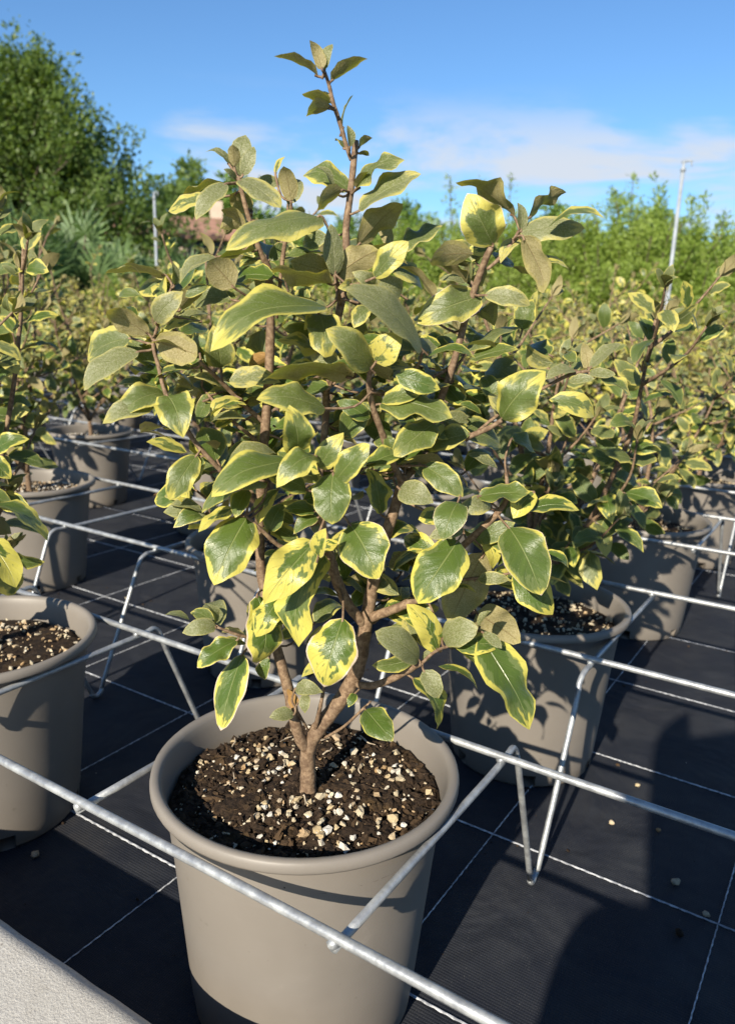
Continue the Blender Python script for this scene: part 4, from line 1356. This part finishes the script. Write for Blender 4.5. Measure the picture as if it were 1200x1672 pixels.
def tree_data(spec, mat):
    (tv, tf), (V, F, lp) = spec
    return mesh_np('trunk', tv, tf, [M_TRUNK]), mesh_np('crown', V, F, [mat], lp=lp, smooth=False)

M_DARK = foliage_material('dark_tree_leaves', (.060, .110, .024), (.165, .235, .055), (.2, .3, .025), .34)
M_LIGHT = foliage_material('light_hedge_leaves', (.165, .250, .034), (.265, .345, .078), (.32, .43, .03), .35)
M_MID = foliage_material('mid_tree_leaves', (.085, .165, .030), (.160, .250, .045), (.2, .3, .02), .3)
M_PALM = foliage_material('fan_palm_leaves', (.07, .13, .05), (.16, .24, .09), (.16, .26, .03), .25)

big = tree_data(broad_tree(3, 5.3, 4.6, 300, 105000, .105, .6, lambda t: max(.12, 1.0 * (1 - t) ** .68), .70, .2), M_DARK)
plant_tree('broadleaf_tree', big, None, (-16.45, 11.55, 0), .4, (1, 1, 1), 'big dark green leafy tree filling the upper left', 'tree', 'background trees')
mid1 = tree_data(broad_tree(8, 3.2, 1.7, 60, 12000, .12, .4, lambda t: max(.15, math.sin(math.pi * min(1, .25 + .75 * t)) ** .7), .45, .1), M_MID)

def feather_shrub(seed, H, R, n_stem, per, leaf, plume=0):
    rs = np.random.RandomState(seed)
    parts, cents, ds, sh = [], [], [], []
    for i in range(n_stem):
        a = rs.rand() * 6.283; r = R * math.sqrt(rs.rand())
        h = H * (1 - .55 * (r / R) ** 2) * rs.uniform(.70, 1.0)
        if i < plume: h = H * rs.uniform(1.08, 1.24); r = R * (.25 + .3 * i)
        b = np.array([r * .45 * math.cos(a), r * .45 * math.sin(a), 0]); t = np.array([r * math.cos(a), r * math.sin(a), h])
        P, tb = limb_parts(rs, b, t, .011, .003, .05, 4)
        if i % 3 == 0 or i < plume: parts.append(tb)
        m = per if i >= plume else int(per * .8)
        tt = rs.uniform(.12 if i >= plume else .05, 1, m)
        idx = np.clip((tt * (len(P) - 1)).astype(int), 0, len(P) - 2); fr = (tt * (len(P) - 1) - idx)[:, None]
        base = P[idx] * (1 - fr) + P[idx + 1] * fr
        w = (.26 if i >= plume else .24) * (1.12 - tt)[:, None]
        dd = rs.normal(0, 1, (m, 3)); dd[:, 2] = np.abs(dd[:, 2]) * .6 + .35; dd /= np.linalg.norm(dd, axis=1)[:, None]
        ln = rs.rand(m, 1)
        cents.append(base + dd * w * ln * 1.3); ds.append(dd + [0, 0, .5]); sh.append(np.full(m, rs.rand()))
    c = np.concatenate(cents); d = np.concatenate(ds); s = np.concatenate(sh)
    V, F = leaf_cloud(c, d, leaf, rs, .30, .1)
    lp = np.repeat(np.clip(s * .5 + rs.rand(len(s)) * .5, 0, 1), 4)
    return join(parts), (V, F, np.stack([lp, lp, lp, np.ones_like(lp)], -1))

FEA = [tree_data(feather_shrub(40 + i, 1.9, .95, 140, 400, .048, (3, 0, 0)[i]), M_LIGHT) for i in range(3)]
rsv = np.random.RandomState(9)
def polar(px, dist):
    """ground point seen in the photograph's column px at a distance"""
    v = np.array([-0.51956, .81951]) * 1293.33 + np.array([.83987, .54185]) * (px - 600)
    v /= np.linalg.norm(v); return v * dist
hedge = [(545, 12.3, 1.02, 1, 'leftmost'), (610, 11.6, 1.06, 2, ''), (680, 12.2, 1.14, 1, ''), (740, 11.5, 1.10, 2, ''), (790, 11.9, 1.18, 0, ''), (850, 11.4, 1.12, 1, ''),
         (905, 11.9, 1.10, 2, ''), (960, 11.3, 1.18, 1, ''), (1012, 11.8, 1.36, 2, ''), (1060, 11.2, 1.04, 1, ''), (1110, 11.7, .84, 2, ''), (1165, 11.2, .78, 1, ''), (1225, 11.8, .80, 1, '')]
HL = ['bright green feathery shrub at the left end of the hedge', 'bright green feathery shrub behind the top right leaves of the main plant',
      'bright green hedge shrub left of the shrub with the tall wispy shoots', 'bright green hedge shrub right behind the upper right branch of the main plant',
      'bright green hedge shrub with tall wispy shoots against the cloud', 'bright green hedge shrub just right of the tall wispy shoots',
      'bright green hedge shrub left of the hedge high point', 'bright green hedge shrub below the left flank of the hedge high point',
      'highest bright green hedge shrub, right of centre', 'bright green hedge shrub just left of the sprinkler pipe',
      'low bright green hedge shrub right behind the sprinkler pipe', 'low bright green hedge shrub just right of the sprinkler pipe', 'bright green hedge shrub cut by the right edge']
for (px, di, s, k, _), lab in zip(hedge, HL):
    q = polar(px, di)
    plant_tree('hedge_shrub', FEA[k], None, (q[0], q[1], 0), rsv.rand() * 6.28, (s * 1.3, s * 1.3, s), lab, 'shrub', 'bright green hedge beyond the pots')

for (px, di, s, mt, lab) in ((1015, 16.0, .74, M_MID, 'dark rounded tree top rising behind the hedge high point'),
                             (1185, 19.0, .80, M_DARK, 'dark bushy tree at the far right edge behind the hedge'),
                             (865, 17.0, .80, M_MID, 'dark bush showing between hedge shoots right of centre'),
                             (640, 18.0, .84, M_MID, 'dark bush showing above the left part of the hedge'),
                             (385, 33.0, 1.6, M_MID, 'rounded tree on the skyline behind the top left shoots of the main plant'),
                             (325, 34.0, 1.75, M_DARK, 'dark tree on the skyline right of the big tree'),
                             (470, 23.0, .95, M_MID, 'low tree on the skyline behind the top of the main plant'),
                             (560, 21.0, .85, M_MID, 'low tree on the skyline just right of the leader shoot')):
    q = polar(px, di)
    plant_tree('broadleaf_tree', mid1, mt, (q[0], q[1], 0), rsv.rand() * 6.28, (s, s, s), lab, 'tree', 'background trees')

def fan_palm(seed, n_fan=26, R=.55, H=.9):
    """stems carrying fan-shaped leaves made of narrow blades"""
    rs = np.random.RandomState(seed)
    Vs, Fs, Ls, parts, o = [], [], [], [], 0
    for i in range(n_fan):
        a = rs.rand() * 6.283; el = rs.uniform(.15, 1.35)
        d = np.array([math.cos(a) * math.cos(el), math.sin(a) * math.cos(el), math.sin(el)])
        hub = np.array([0, 0, .15]) + d * np.array([R, R, H]) * rs.uniform(.5, 1.05)
        parts.append(tube(np.array([[0, 0, .05], hub * .55 + [0, 0, .08], hub]), [.012, .009, .006], 5, False))
        sidev = np.cross(d, [0, 0, 1.]); sidev /= np.linalg.norm(sidev) + 1e-9; upv = np.cross(sidev, d)
        sh = rs.rand()
        for b in np.linspace(-1.9, 1.9, 19):
            bd = d * math.cos(b) + sidev * math.sin(b); bd = bd + upv * rs.uniform(.0, .25) - np.array([0, 0, .1]); bd /= np.linalg.norm(bd)
            L = rs.uniform(.30, .44); w = np.cross(bd, upv); w /= np.linalg.norm(w) + 1e-9
            V = [hub, hub + bd * L * .55 + w * .016, hub + bd * L - [0, 0, .03], hub + bd * L * .55 - w * .016]
            Vs += V; Fs.append((o, o + 1, o + 2, o + 3)); o += 4; Ls += [np.clip(sh * .6 + rs.rand() * .4, 0, 1)] * 4
    lp = np.array(Ls); lp = np.stack([lp, lp, lp, np.ones_like(lp)], -1)
    return join(parts), (np.array(Vs), np.array(Fs), lp)
PALM = [tree_data(fan_palm(60 + i), M_PALM) for i in range(2)]
pal = [(-60, 10.6, 1.35), (15, 11.4, 1.5), (75, 10.8, 1.35), (140, 11.6, 1.5), (200, 10.9, 1.15), (255, 12.2, 1.35), (315, 12.0, 1.1)]
PL = ['spiky fan palm clump cut by the left edge below the big tree', 'spiky fan palm clump below the middle of the big tree', 'spiky fan palm clump under the big tree, third from the left edge',
      'spiky fan palm clump under the dark centre of the big tree', 'spiky fan palm clump left of the thin sprinkler pipe', 'spiky fan palm clump right behind the thin sprinkler pipe', 'spiky fan palm clump just left of the main plant']
for (px, di, s), lab in zip(pal, PL):
    q = polar(px, di)
    plant_tree('fan_palm', PALM[rsv.randint(2)], None, (q[0], q[1], 0), rsv.rand() * 6.28, (s, s, s), lab, 'palm', 'fan palms under the big tree', 'fronds')
for k, (px, di, s) in enumerate(((215, 9.9, .58), (290, 10.2, .60), (350, 10.6, .66), (420, 11.0, .72), (485, 11.4, .85))):
    q = polar(px, di)
    plant_tree('low_shrub', FEA[k % 3], None, (q[0], q[1], 0), rsv.rand() * 6.28, (s * 1.2, s * 1.2, s),
               ['low light green bush left of the thin sprinkler pipe', 'low light green bush right of the thin sprinkler pipe', 'low light green bush below the tiled roof',
                'light green bush behind the upper left leaves of the main plant', 'light green bush behind the leader of the main plant'][k], 'shrub', 'low bushes beyond the pots')

# ------------------------------------------------------------------ house far behind
M_ROOF = flat_material('terracotta_roof', (.34, .19, .13), .85, .35, 3.)
M_WALL = flat_material('house_wall', (.50, .40, .31), .9, .15, 2.)
M_DOOR = flat_material('house_dark_window', (.04, .045, .05), .3, .2, 2.)
q = polar(292, 27)
hs = empty('house', (q[0], q[1], 0), .75)
V, F = box(-2.4, 2.4, -1.7, 1.7, -.05, 2.82); obj('wall', mesh_np('wall', V, F, [M_WALL], smooth=False), hs)
rv = [(-2.7, -2.05, 2.75), (2.7, -2.05, 2.75), (2.7, 0, 3.45), (-2.7, 0, 3.45), (-2.7, 2.05, 2.75), (2.7, 2.05, 2.75)]
rv += [(x, y, z - .12) for x, y, z in rv]
rf = [(0, 1, 2, 3), (3, 2, 5, 4), (7, 6, 9, 8), (8, 9, 10, 11), (0, 6, 7, 1), (4, 5, 11, 10), (1, 7, 8, 2), (2, 8, 11, 5), (0, 3, 9, 6), (3, 4, 10, 9)]
roof = obj('roof', mesh_np('roof', rv, rf, [M_ROOF], smooth=False), hs)
for x in (-1.3, 1.2):
    V, F = box(x - .45, x + .45, -1.73, -1.69, 1.4, 2.6); obj('window', mesh_np('window', V, F, [M_DOOR], smooth=False), hs)
V, F = box(1.2, 1.6, .3, .7, 3.1, 4.0); obj('chimney', mesh_np('chimney', V, F, [M_WALL], smooth=False), roof)
tag(hs, 'small house with terracotta roof glimpsed far behind the main plant at left', 'house')

# ------------------------------------------------------------------ the photographer, crouching on the path behind the camera (casts the shadow at lower right)
M_CLOTH = flat_material('dark_clothes', (.05, .06, .09), .9, .3, 30.)
M_SKIN = flat_material('skin', (.45, .27, .19), .6, .1, 20.)
def person():
    e = empty('person', (.22, -.55, .11))
    J = [(.22, -.52, .46, .13), (.21, -.50, .62, .14), (.19, -.44, .80, .155), (.18, -.41, .93, .07), (.175, -.385, .99, .055), (.17, -.36, 1.09, .095), (.165, -.35, 1.16, .08),
         (.03, -.43, .88, .06), (.075, -.36, .64, .045), (.035, -.16, .545, .033), (.045, -.055, .545, .028),
         (.34, -.42, .88, .06), (.36, -.30, .66, .045), (.16, -.10, .57, .035), (.10, -.045, .57, .03),
         (.14, -.50, .45, .11), (-.015, -.27, .57, .075), (.03, -.42, .20, .05), (.01, -.28, .15, .045),
         (.30, -.50, .45, .11), (.36, -.24, .57, .075), (.34, -.42, .20, .05), (.36, -.28, .15, .045)]
    E = [(0, 1), (1, 2), (2, 3), (3, 4), (4, 5), (5, 6), (2, 7), (7, 8), (8, 9), (9, 10), (2, 11), (11, 12), (12, 13), (13, 14), (0, 15), (15, 16), (16, 17), (17, 18), (0, 19), (19, 20), (20, 21), (21, 22)]
    me = bpy.data.meshes.new('body')
    me.from_pydata([(a - .22, b + .55, c - .11) for a, b, c, r in J], E, [])
    o = obj('body', me, e); me.materials.append(M_CLOTH)
    sk = o.modifiers.new('skin', 'SKIN')
    if me.skin_vertices:
        for v, j in zip(me.skin_vertices[0].data, J): v.radius = (j[3], j[3])
        me.skin_vertices[0].data[0].use_root = True
    sb = o.modifiers.new('sub', 'SUBSURF'); sb.levels = 2; sb.render_levels = 2
    tag(e, 'photographer in dark clothes crouching on the path, seen only as a shadow', 'person')
person()
M_PHONE = flat_material('phone_case', (.02, .02, .022), .3, .1, 10.)
ph = obj('phone', None)
V, F = box(-.004, .070, -.010, -.002, -.150, .010)
bm = bmesh.new(); bv = [bm.verts.new(v) for v in V]
for f in F: bm.faces.new([bv[i] for i in f])
bmesh.ops.bevel(bm, geom=[e for e in bm.edges], offset=.0025, segments=2, affect='EDGES')
me = bpy.data.meshes.new('phone'); bm.to_mesh(me); bm.free(); me.materials.append(M_PHONE)
bpy.data.objects.remove(ph)
ph = obj('phone', me); ph.location = (0, 0, .6498); ph.rotation_euler = (math.radians(-14), 0, .565)
ph.location += Vector((.5356 * .012, -.8445 * .012, 0))
tag(ph, 'dark phone held out by the photographer, seen only as a shadow', 'phone')
